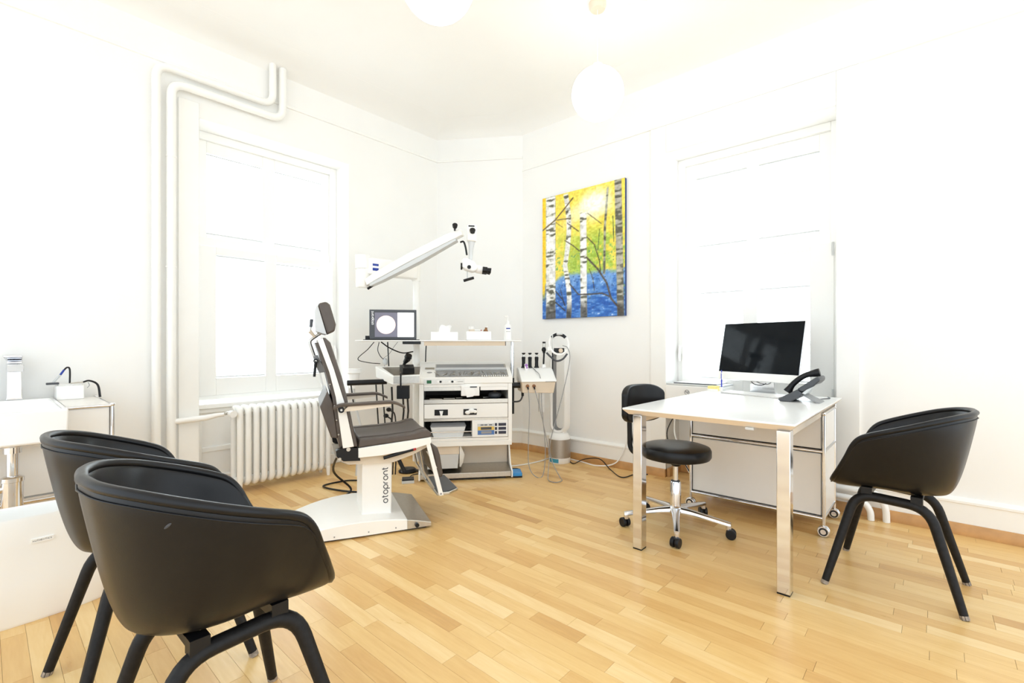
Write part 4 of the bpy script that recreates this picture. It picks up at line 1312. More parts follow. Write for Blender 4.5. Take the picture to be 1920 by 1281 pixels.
MB().lathe([(0, 0), (0.036, 0), (0.045, 0.12), (0.062, 0.125), (0.062, 0.16), (0.0, 0.16)], 20).build('cup_body', WPLAST, t)
MB().tube([(0, 0, -0.005), (0, 0, -0.10), (0.05, 0.0, -0.30)], 0.010, 8).build('cup_holder_arm', LGREY, t)
MB().cyl((0.02, 0, -0.72), (0.05, 0, -0.29), 0.010, n=8).build('cup_stand', LGREY, t)
for dx_, dz_ in ((0.0, 0.0), (-0.022, -0.05)):
    t = cthing('suction_plug', 'black suction hose connector %s behind the armrest' % ('upper one' if dz_ == 0 else 'lower one'), 'connector', -0.245 + dx_, 0.22, 0.0)
    MB().ball((0, 0, 0.545 + dz_), (0.022, 0.02, 0.018), 12, 8).build('connector_head', BLACK, t)
    MB().tube(bez([(0.01, 0, 0.54 + dz_), (0.05, 0, 0.49 + dz_), (0.06, 0.0, 0.25), (0.05, 0.02, 0.006)], 6), 0.006, 6).build('connector_hose', RUBBER, t)
# scopes standing in the holders of the side unit
for k, lx in enumerate((0.875, 0.93, 0.988)):
    t = cthing('scope_handle', ['black battery scope handle nearest the unit, behind the purple timer', 'black battery scope handle in the middle of the three holders', 'black battery scope handle next to the tall scope'][k], 'scope', lx, 0.205, 0.8805, group='scope handles standing in the side unit')
    MB().lathe([(0, 0), (0.022, 0), (0.021, 0.008), (0.016, 0.012), (0.0145, 0.05), (0.017, 0.088), (0.012, 0.094), (0, 0.094)], 18).build('grip', BLACK, t)
    MB().lathe([(0, 0.0945), (0.009, 0.0945), (0.007, 0.112), (0, 0.112)], 12).build('neck', STEEL, t)
    MB().lathe([(0, 0.1125), (0.008, 0.1125), (0.016, 0.122), (0.016, 0.127), (0, 0.129)], 16).build('scope_top', BLACK, t)
t = cthing('slit_scope', 'tall black scope with bent arm on white foot of side unit', 'scope', 1.048, 0.20, 0.8805)
MB().lathe([(0, 0), (0.021, 0), (0.020, 0.006), (0.016, 0.03), (0, 0.03)], 18).build('scope_foot', WPLAST, t)
MB().cyl((0, 0, 0.03), (0.004, 0, 0.13), 0.0075, n=12).build('scope_rod', BLACK, t)
MB().tube([(0.004, 0, 0.125), (0.004, 0, 0.175)], [0.012, 0.014], 12).build('scope_body', BLACK, t)
MB().tube([(0.004, 0, 0.1755), (0.004, 0, 0.208)], [0.0125, 0.0125], 12).build('scope_barrel', STEEL, t)
MB().lathe([(0, 0.2085), (0.013, 0.2085), (0.015, 0.222), (0, 0.224)], 14, c=(0.004, 0, 0)).build('scope_cap', BLACK, t)
MB().ball((0.0, -0.012, 0.155), (0.020, 0.014, 0.022), 12, 8).build('focus_knob', BLACK, t)
t = cthing('timer', 'small white timer with purple dial leaning on the side unit', 'timer', 0.888, 0.13, 0.862, 0)
tm = Matrix.Rotation(R(-25), 4, 'X')
MB().box(-0.016, 0.016, -0.006, 0.006, 0.0, 0.06, tm).build('timer_body', WPLAST, t, bevel=0.006, seg=3)
MB().cyl((0, -0.0085, 0.044), (0, -0.006, 0.044), 0.013, n=16, M=tm).build('upper_dial', PURPLE, t)
MB().cyl((0.003, -0.0085, 0.022), (0.003, -0.006, 0.022), 0.008, n=14, M=tm).build('lower_dial', PURPLE, t)
# head mirror band hung on a rod
t = cthing('headlamp_band', 'white headlamp band with black pads hung on a rod by the fan', 'headlamp', 1.118, 0.16, 0.74)
MB().cyl((0, 0, 0.0), (0, 0, 0.27), 0.006, n=10).build('hanging_rod', BLACK, t)
MB().cyl((0, 0, 0.27), (0, 0, 0.42), 0.0045, n=10).build('upper_rod', STEEL, t)
MB().prism([(-0.012, 0.03), (0.0, 0.07), (0.018, 0.06), (0.014, 0.02)], -0.008, 0.008, 'y').build('rod_clamp', BLACK, t)
cxb, czb = 0.055, 0.345
def hoop(a0, a1, rx, rz, r_, n=20, y=0.0):
    return [(cxb + rx * math.cos(R(a0 + (a1 - a0) * k / n)), y + 0.02 * math.sin(R(a0 + (a1 - a0) * k / n)), czb + rz * math.sin(R(a0 + (a1 - a0) * k / n))) for k in range(n + 1)]
MB().tube(hoop(0, 360, 0.084, 0.09, 0.004, 36), 0.0045, 8, False, flat=2.0).build('hoop', WPLAST, t)
MB().tube(hoop(40, 140, 0.078, 0.082, 0.01, 16, -0.004), 0.0085, 8, flat=1.6).build('forehead_pad', BLACK, t)
MB().box(cxb - 0.045, cxb + 0.045, -0.014, 0.004, czb - 0.078, czb - 0.036).build('lamp_housing', BLACK, t, bevel=0.004)
MB().cyl((cxb + 0.01, -0.03, czb - 0.057), (cxb + 0.01, -0.014, czb - 0.057), 0.018, n=16).build('lamp_lens', BEIGE, t)
MB().box(-0.05, -0.012, -0.012, 0.008, czb - 0.06, czb - 0.025).build('battery_case', WPLAST, t, bevel=0.004)
MB().tube(bez([(-0.055, -0.01, 0.27), (-0.02, -0.012, 0.235), (0.03, -0.012, 0.20), (0.085, -0.012, 0.215), (0.125, -0.012, 0.26)], 6), 0.0085, 8).build('support_yoke', DGREY, t)
MB().cyl((cxb - 0.02, 0.0, 0.43), (cxb + 0.03, 0.0, 0.43), 0.010, n=12).build('adjuster', LGREY, t)
# grey fibre cables looping from the side unit to the floor
def cable(pts, r_, m, lab, grp, n=8):
    o_ = MB().tube(bez(pts, n), r_, 6).build('cable', m)
    return tag(o_, lab, 'cable', grp)
GC = 'grey light cables of the side unit'
cable([cw(0.876, -0.012, 0.712), cw(0.884, -0.02, 0.55), cw(0.875, -0.02, 0.30), cw(0.88, -0.02, 0.10), cw(0.935, -0.02, 0.012), cw(1.0, 0.0, 0.02), cw(1.03, 0.05, 0.22), cw(1.0, 0.04, 0.55), cw(0.985, 0.03, 0.80), cw(0.96, 0.12, 0.862), cw(0.945, 0.17, 0.884)], 0.0035, GREY, 'grey light cable hanging in a loop to the middle scope', GC)
cable([cw(0.93, -0.012, 0.712), cw(0.96, -0.02, 0.60), cw(1.02, 0.0, 0.35), cw(1.055, 0.02, 0.16), cw(1.03, -0.05, 0.035), cw(1.02, -0.12, 0.006), cw(1.06, -0.18, 0.006), cw(1.12, -0.14, 0.006), cw(1.13, -0.04, 0.006), cw(1.09, 0.03, 0.10), cw(1.07, 0.06, 0.24), cw(1.13, 0.08, 0.46), cw(1.20, 0.10, 0.70), cw(1.26, 0.13, 0.95), cw(1.245, 0.145, 1.05), cw(1.20, 0.14, 1.07)], 0.0035, GREY, 'grey light cable running to the floor and up to the headlamp band', GC)
# cables on the floor
cable([(2.92, 2.88, 0.006), (3.20, 2.74, 0.006), (3.42, 2.70, 0.006), (3.56, 2.70, 0.006), (3.662, 2.60, 0.006), (3.65, 2.40, 0.006), (3.62, 2.22, 0.007), (3.66, 2.06, 0.05), (3.685, 1.98, 0.2), (3.685, 1.92, 0.42), (3.685, 1.90, 0.60)], 0.006, WPLAST, 'white power cable running along the wall skirting past the fan', 'cables on the floor')
cable([(3.64, 2.55, 0.006), (3.55, 2.42, 0.006), (3.63, 2.36, 0.04), (3.66, 2.22, 0.06), (3.60, 2.08, 0.006), (3.44, 1.88, 0.006), (3.60, 1.84, 0.006), (3.66, 1.76, 0.006)], 0.0045, BLACK, 'black fan cable zigzagging on the floor beside the skirting', 'cables on the floor')
cable([(3.685, 1.885, 0.60), (3.685, 1.90, 0.40), (3.685, 1.91, 0.26), (3.68, 1.88, 0.21), (3.68, 1.83, 0.19)], 0.004, BLACK, 'black cable end dangling on the wall behind the stool', 'cables on the floor')
cable([(3.60, 1.50, 0.58), (3.58, 1.50, 0.40), (3.55, 1.45, 0.30), (3.45, 1.35, 0.17), (3.36, 1.25, 0.10), (3.33, 1.22, 0.05)], 0.006, WPLAST, 'white cable sagging from the sill to the mobile cabinet', 'cables on the floor')
cable([(3.66, 1.50, 0.58), (3.58, 1.56, 0.40), (3.52, 1.50, 0.30), (3.46, 1.40, 0.33), (3.42, 1.36, 0.22), (3.37, 1.27, 0.12)], 0.004, BLACK, 'thin black cable looping behind the stool column', 'cables on the floor')
cable([(1.86, 2.68, 0.36), (1.95, 3.0, 0.20), (2.0, 3.3, 0.03), (1.90, 3.45, 0.008), (1.72, 3.45, 0.008), (1.75, 3.25, 0.008), (1.88, 3.0, 0.008)], 0.0065, BLACK, 'black cable curling on the floor behind the chair pedestal', 'cables on the floor')
cable([(1.52, 2.83, 0.40), (1.62, 3.10, 0.20), (1.78, 3.15, 0.03), (1.62, 3.05, 0.008), (1.56, 2.98, 0.008), (1.64, 2.92, 0.008)], 0.008, BLACK, 'thick black cable dropping behind the chair pedestal', 'cables on the floor')

# ================================================================== MICROSCOPE ON SWING ARM
t = cthing('examination_microscope', 'white examination microscope hanging from a long slanted swing arm', 'microscope', -0.03, 0.33, 1.1145)
def ml(x, y, z):
    return Vector((x + 0.03, y - 0.33, z - 1.1145))
MB().tube([ml(-0.03, 0.33, 1.1145), ml(-0.03, 0.33, 1.70)], [0.030, 0.028], 20).build('mounting_column', ENAMEL, t)
MB().tube([ml(-0.03, 0.33, 1.62), ml(-0.03, 0.33, 1.76)], 0.036, 20).build('column_joint', ENAMEL, t)
a, b = ml(-0.03, 0.33, 1.69), ml(-0.44, 0.14, 1.70)
dr_ = (b - a).normalized()
MB().box(0, (b - a).length, -0.045, 0.045, -0.06, 0.075, axes(a, dr_, Vector((0, 0, 1)).cross(dr_))).build('horizontal_arm', ENAMEL, t, bevel=0.012, seg=3)
arm_n = -Vector((0, 0, 1)).cross(dr_)
if arm_n.y > 0:
    arm_n = -arm_n
lm = axes(a + dr_ * ((b - a).length * 0.80) + arm_n * 0.0462, -dr_, (0, 0, 1))
lg = MB().box(-0.024, 0.024, -0.028, 0.028, -0.0004, 0.0004, lm).build('logo_plate', LOGOBLUE, t)
MB().box(-0.025, 0.025, -0.006, 0.010, -0.0008, 0.0008, lm).build('logo_band', WPRINT, lg)
MB().lathe([(0, -0.165), (0.05, -0.165), (0.052, -0.16), (0.052, -0.03), (0.040, -0.03), (0.040, -0.015), (0.056, -0.015), (0.056, 0.09), (0, 0.09)], 24, c=tuple(b)).build('elbow_joint', ENAMEL, t)
e0, e1 = ml(-0.40, 0.10, 1.565), ml(0.34, -0.20, 1.91)
dd = (e1 - e0)
da = dd.normalized()
sd = Vector((0, 0, 1)).cross(da).normalized()
up_ = da.cross(sd)
rings = []
for f, h0, h1, w_ in ((0.0, -0.022, 0.030, 0.022), (0.12, -0.020, 0.040, 0.032), (0.5, -0.012, 0.052, 0.034), (0.85, -0.012, 0.050, 0.030), (1.0, -0.012, 0.040, 0.028)):
    p = e0 + dd * f
    rings.append([p + sd * w_ + up_ * h0, p + sd * w_ + up_ * h1, p - sd * w_ + up_ * h1, p - sd * w_ + up_ * h0])
MB().loft(rings).build('spring_arm_cover', ENAMEL, t, bevel=0.006, seg=3)
rings = []
for f, h0, h1, w_ in ((0.03, -0.042, -0.024, 0.028), (0.15, -0.048, -0.022, 0.033), (0.55, -0.050, -0.014, 0.034), (0.93, -0.032, -0.014, 0.028)):
    p = e0 + dd * f
    rings.append([p + sd * w_ + up_ * h0, p + sd * w_ + up_ * h1, p - sd * w_ + up_ * h1, p - sd * w_ + up_ * h0])
MB().loft(rings).build('spring_arm_underside', LGREY, t, bevel=0.003)
MB().tube([ml(-0.395, 0.10, 1.520), ml(-0.35, 0.09, 1.55)], 0.010, 8).build('arm_stop', BLACK, t)
hd = ml(0.405, -0.21, 1.90)
MB().box(-0.035, 0.035, -0.035, 0.035, -0.05, 0.075, Matrix.Translation(hd)).build('head_joint', ENAMEL, t, bevel=0.012, seg=3)
for kx, kz, r_ in ((-0.125, 0.062, 0.02), (0.005, 0.03, 0.022)):
    kn = hd + Vector((kx, -0.05, kz))
    MB().tube([kn, kn + Vector((0.0, 0.02, -0.012))], [r_, r_ * 0.9], 8).build('friction_knob', BLACK, t, smooth=20)
    MB().tube([kn + Vector((0, 0.02, -0.012)), kn + Vector((0, 0.045, -0.03))], 0.008, 8).build('knob_stem', DGREY, t)
MB().box(-0.025, 0.02, -0.036, -0.034, 0.056, 0.066, Matrix.Translation(hd)).build('vent_slot', BLACK, t)
MB().tube([hd + Vector((0, 0, -0.05)), hd + Vector((-0.003, 0, -0.10)), hd + Vector((-0.010, 0, -0.20))], [0.026, 0.018, 0.013], 14).build('suspension_arm', LGREY, t)
MB().tube(bez([hd + Vector((-0.085, 0, -0.055)), hd + Vector((-0.06, 0, -0.05)), hd + Vector((-0.045, 0, -0.09)), hd + Vector((-0.035, 0, -0.15))], 6), 0.007, 8).build('head_cable', BLACK, t)
bc = hd + Vector((-0.015, 0, -0.235))
bd = MB().prism([(-0.055, 0.055), (-0.02, 0.058), (0.035, 0.03), (0.062, -0.008), (0.05, -0.036), (0.02, -0.044), (-0.03, -0.03), (-0.055, -0.012)], -0.045, 0.045, 'y', Matrix.Translation(bc)).build('microscope_body', WPLAST, t, bevel=0.012, seg=3)
MB().cyl(bc + Vector((-0.006, -0.054, -0.012)), bc + Vector((-0.006, -0.045, -0.012)), 0.014, n=14).build('zoom_knob', BLACK, bd)
MB().cyl(bc + Vector((-0.066, 0, 0.0)), bc + Vector((-0.055, 0, 0.0)), 0.026, n=18).build('objective_ring', BLACK, bd)
MB().tube([bc + Vector((0.05, 0, -0.016)), bc + Vector((0.098, 0, -0.026))], [0.032, 0.030], 16).build('binocular_tube', WPLAST, bd)
for y in (-0.028, 0.028):
    MB().tube([bc + Vector((0.095, y, -0.026)), bc + Vector((0.130, y, -0.030)), bc + Vector((0.132, y, -0.030)), bc + Vector((0.158, y, -0.034))], [0.024, 0.025, 0.019, 0.022], 16).build('eyepiece', BLACK, bd)
MB().tube([bc + Vector((-0.018, 0, -0.035)), bc + Vector((-0.016, 0, -0.095))], 0.004, 8).build('handle_rod', LGREY, t)
MB().tube([bc + Vector((-0.046, -0.03, -0.112)), bc + Vector((0.03, -0.03, -0.088))], 0.0105, 10).build('hand_grip', BLACK, t)
MB().tube([bc + Vector((-0.016, 0.0, -0.096)), bc + Vector((-0.008, -0.03, -0.100))], 0.005, 8).build('grip_link', BLACK, t)

# ================================================================== TOWER FAN
FX, FY = 3.535, 2.565
t = thing('tower_fan', 'white loop shaped tower fan with nickel base by the wall', 'fan', (FX, FY, 0), 196)
MB().lathe([(0, 0.0), (0.092, 0.0), (0.096, 0.006), (0.098, 0.052), (0, 0.052)], 36).build('fan_base', WPLAST, t)
MB().lathe([(0, 0.0525), (0.099, 0.0525), (0.099, 0.218), (0, 0.218)], 36).build('filter_grille', GRILLE, t)
MB().lathe([(0, 0.2185), (0.098, 0.2185), (0.094, 0.235), (0.08, 0.262), (0.06, 0.275), (0, 0.275)], 36).build('fan_collar', WPLAST, t)
arcp = []
for k in range(-46, 15, 6):
    arcp.append(R(k))
n = len(arcp)
vs = [(0.0985 * math.cos(q), 0.0985 * math.sin(q), 0.012) for q in arcp] + [(0.0985 * math.cos(q), 0.0985 * math.sin(q), 0.046) for q in arcp]
MB().add(vs, [(i, i + 1, n + i + 1, n + i) for i in range(n - 1)]).build('teal_display', TEAL, t)
# loop: stadium swept with a rounded band (local x = facing, y = width)
def stadium(hw, z0, z1, n=10):
    pts = []
    for k in range(n + 1):
        q = math.pi * k / n
        pts.append((hw * math.cos(q), z1 + hw * math.sin(q)))
    for k in range(n + 1):
        q = math.pi + math.pi * k / n
        pts.append((hw * math.cos(q), z0 + hw * math.sin(q)))
    return pts
Z0, Z1 = 0.345, 0.965
outs = stadium(0.083, Z0, Z1)
inn = stadium(0.043, Z0, Z1)
mid = stadium(0.050, Z0, Z1)
rings = []
for (o0, o1), (i0, i1), (m0, m1) in zip(outs, inn, mid):
    rings.append([(-0.055, o0, o1), (0.035, o0, o1), (0.055, (o0 + m0) / 2, (o1 + m1) / 2), (0.05, m0, m1), (-0.03, i0, i1), (-0.055, m0, m1)])
rings.append(rings[0])
MB().loft(rings, cap=False).build('air_loop', WPLAST, t, smooth=50)
ins_ = stadium(0.0425, Z0, Z1)
rings = []
for (i0, i1) in ins_:
    rings.append([(-0.028, i0, i1), (0.046, i0 * 1.14, Z1 + (i1 - Z1) * 1.0 if i1 > Z1 else i1)])
rings.append(rings[0])
MB().loft(rings, cap=False, closed=False).build('inner_lining', GREY, t, smooth=50)
MB().loft([ring(-0.04, 0.04, -0.06, 0.06, 0.255), ring(-0.045, 0.045, -0.055, 0.055, 0.30)]).build('loop_socket', WPLAST, t, bevel=0.01)
# ================================================================== PAINTING
def paint_colors(nu, nv):
    rs = np.random.RandomState(11)
    u, v = np.meshgrid(np.linspace(0, 1, nu), np.linspace(0, 1, nv), indexing='ij')
    def noise(fu, fv):
        gu, gv = int(fu) + 2, int(fv) + 2
        g = rs.rand(gu, gv)
        x, y = u * (gu - 2), v * (gv - 2)
        i, j = x.astype(int), y.astype(int)
        fx, fy = x - i, y - j
        fx, fy = fx * fx * (3 - 2 * fx), fy * fy * (3 - 2 * fy)
        return (g[i, j] * (1 - fx) + g[i + 1, j] * fx) * (1 - fy) + (g[i, j + 1] * (1 - fx) + g[i + 1, j + 1] * fx) * fy
    n1, n2, n3, n4 = noise(9, 12), noise(26, 34), noise(64, 84), noise(5, 7)
    bark, bark2 = noise(16, 70), noise(9, 38)
    stroke = noise(20, 90)
    def c(*a):
        return np.array(a, float)
    img = np.zeros((nu, nv, 3)) + c(248, 214, 70)
    def blend(col, m):
        m = np.clip(m, 0, 1)[..., None]
        img[:] = img * (1 - m) + np.asarray(col, float) * m
    def ss(a, b, x):
        q = np.clip((x - a) / (b - a), 0, 1)
        return q * q * (3 - 2 * q)
    blend(c(244, 226, 96), n1)
    gm = ss(0.78, 0.55, v) * ss(0.15, 0.55, u + 0.25 * (n1 - 0.5)) * ss(0.25, 0.6, n2 * 0.6 + 0.4 * n4)
    blend(c(150, 190, 62), gm * 0.85)
    blend(c(206, 214, 92), ss(0.5, 0.8, n3) * ss(0.8, 0.5, v) * 0.7)
    blend(c(70, 130, 60), ss(0.70, 0.9, n3) * ss(0.62, 0.5, v) * 0.8)
    d = np.sqrt(((u - 0.66) / 0.24) ** 2 + ((v - 0.86) / 0.13) ** 2)
    blend(c(255, 253, 238), ss(1.25, 0.25, d + 0.3 * (n2 - 0.5)))
    blend(c(255, 248, 214), ss(0.5, 0.1, np.abs((v - 0.80) - (u - 0.4) * 0.25) / 0.2) * ss(0.2, 0.4, u) * ss(0.7, 0.5, u) * 0.6)
    edge = 0.335 + 0.05 * (n1 - 0.5) - 0.05 * ss(0.3, 0.1, u)
    bm = ss(edge + 0.02, edge - 0.03, v)
    blend(c(128, 172, 226), bm)
    blend(c(38, 102, 190), bm * ss(0.36, 0.14, v + 0.15 * (n2 - 0.5)))
    blend(c(24, 68, 140), bm * ss(0.62, 0.85, n3) * 0.8)
    blend(c(96, 150, 214), bm * ss(0.45, 0.75, stroke) * 0.6)
    blend(c(196, 216, 240), bm * ss(0.74, 0.90, n3 * 0.6 + stroke * 0.4) * 0.9)
    blend(c(60, 120, 66), bm * ss(0.80, 0.93, n3 * 0.5 + n1 * 0.5) * 0.8)
    blend(c(252, 206, 30), ss(0.045, 0.03, u) * ss(0.12, 0.25, v))
    def trunk(cu, w, v0, v1, base, dark, dens, sc):
        m = ss(w / 2, w / 2 - 0.012, np.abs(u - cu)) * ss(v0 - 0.01, v0, v) * ss(v1 + 0.02, v1, v)
        side = (u - cu) / w
        blend(base, m)
        blend(c(200, 198, 190), m * ss(0.5, 0.8, n2) * 0.6)
        band = 0.55 * bark + 0.45 * bark2 + 0.18 * (n3 - 0.5)
        blend(dark, m * ss(dens, dens + 0.10, band))
        blend(c(120, 122, 96), m * ss(dens - 0.10, dens + 0.02, band) * 0.45)
        blend(dark, m * ss(0.38, 0.5, np.abs(side)) * ss(0.35, 0.6, n3) * 0.9)
        blend(c(58, 56, 54), m * ss(0.16, 0.03, v + 0.1 * (n2 - 0.5)) * 0.85)
    dk = c(62, 58, 52)
    v_ = v
    trunk(0.955 - 0.03 * v_, 0.085, 0.0, 0.99, c(176, 172, 158), dk, 0.50, 95)
    trunk(0.78 + 0.10 * np.clip(v_ - 0.66, 0, 1) ** 1.0 * 1.1 - 0.03 * np.clip(0.6 - v_, 0, 1), 0.035, 0.32, 0.95, c(170, 172, 156), dk, 0.48, 120)
    trunk(0.535 - 0.01 * v_, 0.09, 0.0, 0.80, c(246, 245, 240), dk, 0.62, 62)
    trunk(0.30 + 0.055 * np.sin((v_ - 0.42) * 5.2) * np.where(v_ < 0.42, -1, 0.9), 0.072, 0.0, 0.98, c(244, 243, 238), dk, 0.60, 74)
    trunk(0.112 + 0.0 * v_, 0.14, 0.0, 0.995, c(247, 246, 242), dk, 0.62, 52)
    def branch(pts, w, col=c(70, 58, 44)):
        for (a0, b0), (a1, b1) in zip(pts, pts[1:]):
            L2 = (a1 - a0) ** 2 + (b1 - b0) ** 2
            q = np.clip(((u - a0) * (a1 - a0) + (v - b0) * (b1 - b0)) / L2, 0, 1)
            dist = np.hypot(u - a0 - q * (a1 - a0), (v - b0 - q * (b1 - b0)) * 1.35)
            blend(col, ss(w, w * 0.4, dist))
    branch([(0.0, 0.735), (0.17, 0.80), (0.30, 0.88), (0.40, 0.945)], 0.012, c(110, 92, 60))
    branch([(0.17, 0.80), (0.36, 0.79)], 0.008, c(110, 92, 60))
    branch([(0.18, 0.78), (0.27, 0.73)], 0.006, c(130, 110, 60))
    branch([(0.33, 0.755), (0.47, 0.675)], 0.008)
    branch([(0.30, 0.62), (0.40, 0.57), (0.48, 0.52)], 0.008)
    branch([(0.57, 0.62), (0.66, 0.55), (0.72, 0.42), (0.73, 0.34)], 0.008)
    branch([(0.57, 0.46), (0.70, 0.36), (0.80, 0.25), (0.85, 0.13), (0.97, 0.03)], 0.014, c(82, 70, 58))
    branch([(0.85, 0.14), (0.75, 0.175), (0.60, 0.175), (0.47, 0.18), (0.36, 0.27)], 0.011, c(70, 64, 60))
    branch([(0.18, 0.22), (0.27, 0.15), (0.30, 0.10)], 0.010, c(50, 48, 48))
    branch([(0.18, 0.13), (0.30, 0.06)], 0.010, c(50, 48, 48))
    branch([(0.24, 0.24), (0.27, 0.16)], 0.006, c(50, 48, 48))
    branch([(0.60, 0.37), (0.64, 0.30), (0.66, 0.20)], 0.006)
    branch([(0.58, 0.80), (0.74, 0.70)], 0.006)
    branch([(0.87, 0.74), (0.88, 0.55)], 0.007, c(70, 96, 50))
    branch([(0.72, 0.66), (0.70, 0.50)], 0.006, c(70, 96, 50))
    img += (n3[..., None] - 0.5) * 34 + (stroke[..., None] - 0.5) * 22
    img = np.clip(img, 0, 255) / 255.0
    return np.where(img <= 0.04045, img / 12.92, ((img + 0.055) / 1.055) ** 2.4)
PT = thing('birch_painting', 'canvas painting of white birch trunks over blue and yellow', 'painting', (XR, 2.435, 1.33))
nu, nv = 150, 205
PW, PH = 0.90, 1.19
cols = paint_colors(nu, nv)
vs, fs = [], []
for i in range(nu):
    for j in range(nv):
        vs.append((-0.030, PW / 2 - PW * i / (nu - 1), PH * j / (nv - 1)))
for i in range(nu - 1):
    for j in range(nv - 1):
        fs.append((i * nv + j, i * nv + j + 1, (i + 1) * nv + j + 1, (i + 1) * nv + j))
me = bpy.data.meshes.new('painted_canvas')
me.from_pydata(vs, [], fs)
ca = me.attributes.new('paint', 'FLOAT_COLOR', 'POINT')
flat = np.ones((nu * nv, 4), dtype=np.float32)
flat[:, :3] = cols.reshape(-1, 3)
ca.data.foreach_set('color', flat.ravel())
me.materials.append(PAINT)
me.update()
o = bpy.data.objects.new('painted_canvas', me)
C.objects.link(o)
o.parent = PT
MB().box(-0.0295, -0.001, -PW / 2, PW / 2, 0.0, PH).build('canvas_frame', mat('canvas_edge_blue', rgb(40, 66, 120), 0.6, var=0.25, vscale=5), PT)

# ================================================================== PENDANT LAMPS
def pendant(x, y, label):
    t = thing('pendant_lamp', label, 'lamp', (x, y, ZC - 0.7585), group='opal globe pendants')
    MB().ball((0, 0, 0.1685), 0.167, 36, 22).build('opal_globe', LAMPM, t)
    MB().cyl((0, 0, 0.33), (0, 0, 0.36), 0.03, n=20).build('globe_cap', WPLAST, t)
    MB().cyl((0, 0, 0.36), (0, 0, 0.722), 0.0022, n=8).build('cord', WPLAST, t)
    MB().lathe([(0, 0.715), (0.045, 0.715), (0.055, 0.735), (0.056, 0.758), (0, 0.758)], 28).build('ceiling_rose', CREAM, t)
pendant(2.665, 1.63, 'lit white globe pendant lamp hanging nearer the desk')
pendant(1.36, 1.66, 'lit white globe pendant lamp cut off by the photo top')
t = MB().tube(bez([(2.72, 1.58, ZC - 0.004), (2.85, 1.40, ZC - 0.004), (2.80, 1.15, ZC - 0.004), (2.76, 0.98, ZC - 0.004)], 8), 0.004, 6).build('ceiling_cable', WPLAST)
tag(t, 'white cable running across the ceiling from the lamp rose', 'cable')
t = MB().lathe([(0, 0), (0.035, 0), (0.03, -0.018), (0, -0.02)], 18, c=(2.75, 0.94, ZC - 0.0005)).build('ceiling_hook_plate', WPLAST)
tag(t, 'small white ceiling plate where the lamp cable ends', 'ceiling plate')

# ================================================================== HEATING
t = thing('heating_pipe', 'white heating pipe nearest the corner of the basin wall', 'pipe', (0.772, 3.865, 0))
MB().tube([Vector(p) - Vector((0.772, 3.865, 0)) for p in fillet([(0.772, 3.865, 0.0), (0.772, 3.865, 2.955), (1.517, 3.865, 2.955), (1.517, 3.865, 3.275)], 0.09, 8)], 0.026, 14).build('pipe_run', TRIM, t)
t = thing('heating_pipe', 'white heating pipe with branch to the radiator valve', 'pipe', (0.855, 3.865, 0))
MB().tube([Vector(p) - Vector((0.855, 3.865, 0)) for p in fillet([(0.855, 3.865, 0.0), (0.855, 3.865, 2.865), (1.592, 3.865, 2.865), (1.592, 3.865, 3.27)], 0.09, 8)], 0.028, 14).build('pipe_run', TRIM, t)
MB().tube([(0.0, 0, 0.553), (0.20, -0.02, 0.56), (0.27, -0.03, 0.572), (0.31, -0.045, 0.575)], [0.020, 0.020, 0.015, 0.013], 12).build('pipe_branch', TRIM, t)
for z in (1.6, 2.35):
    MB().cyl((0, 0, z), (0, 0, z + 0.012), 0.031, n=16).build('pipe_collar', TRIM, t)
RT = thing('radiator', 'white cast iron column radiator below the window', 'radiator', (1.24, 3.80, 0))
NS = 13
for k in range(NS):
    xx = 0.0555 * k
    loop = fillet([(xx, -0.062, 0.33), (xx, -0.062, 0.615), (xx, 0.062, 0.615), (xx, 0.062, 0.062), (xx, -0.062, 0.062), (xx, -0.062, 0.34)], 0.045, 5)
    loop[-1] = loop[0]
    loop = loop[:-1] + [loop[0]]
    s_ = MB()
    s_.tube(loop, 0.0205, 10, False)
    s_.cyl((xx - 0.027, 0, 0.592), (xx + 0.027, 0, 0.592), 0.026, n=12)
    s_.cyl((xx - 0.027, 0, 0.085), (xx + 0.027, 0, 0.085), 0.026, n=12)
    s_.box(xx - 0.012, xx + 0.012, -0.06, 0.06, 0.57, 0.618)
    s_.box(xx - 0.012, xx + 0.012, -0.06, 0.06, 0.062, 0.10)
    s_.build('radiator_section', TRIM, RT, smooth=60)
for xx in (0.0, 0.0555 * (NS - 1)):
    for y in (-0.062, 0.062):
        MB().tube([(xx, y, 0.075), (xx, y * 1.05, 0.0)], [0.018, 0.012], 10).build('foot', TRIM, RT)
MB().cyl((-0.085, -0.02, 0.585), (-0.028, -0.01, 0.592), 0.012, n=12).build('valve_pipe', STEEL, RT)
MB().tube([(-0.055, -0.045, 0.585), (-0.052, -0.095, 0.583)], [0.022, 0.024], 16).build('valve_knob', WPLAST, RT)
MB().cyl((-0.05, 0, 0.085), (-0.027, 0, 0.085), 0.022, n=14).build('bleed_plug', TRIM, RT)
for k, (yy, xx, zz, lab) in enumerate(((0.286, 3.635, 0.115, 'white floor pipe behind the armchair, nearer the mobile cabinet'), (0.212, 3.655, 0.165, 'white floor pipe behind the armchair, farther from the cabinet'))):
    o_ = MB().tube(bez([(xx, yy, 0.0005), (xx, yy + 0.006, zz * 0.5), (xx, yy + 0.04, zz * 0.9), (xx, yy + 0.11, zz), (xx, 0.7, zz), (xx, 1.0, zz)], 7), 0.0185, 14).build('floor_pipe', TRIM)
    tag(o_, lab, 'pipe', 'floor pipes behind the armchair')

# ================================================================== WASHBASIN CORNER
WB = thing('washbasin', 'white ceramic washbasin with chrome tap at the picture edge', 'washbasin', (-0.03, 3.5, 0))
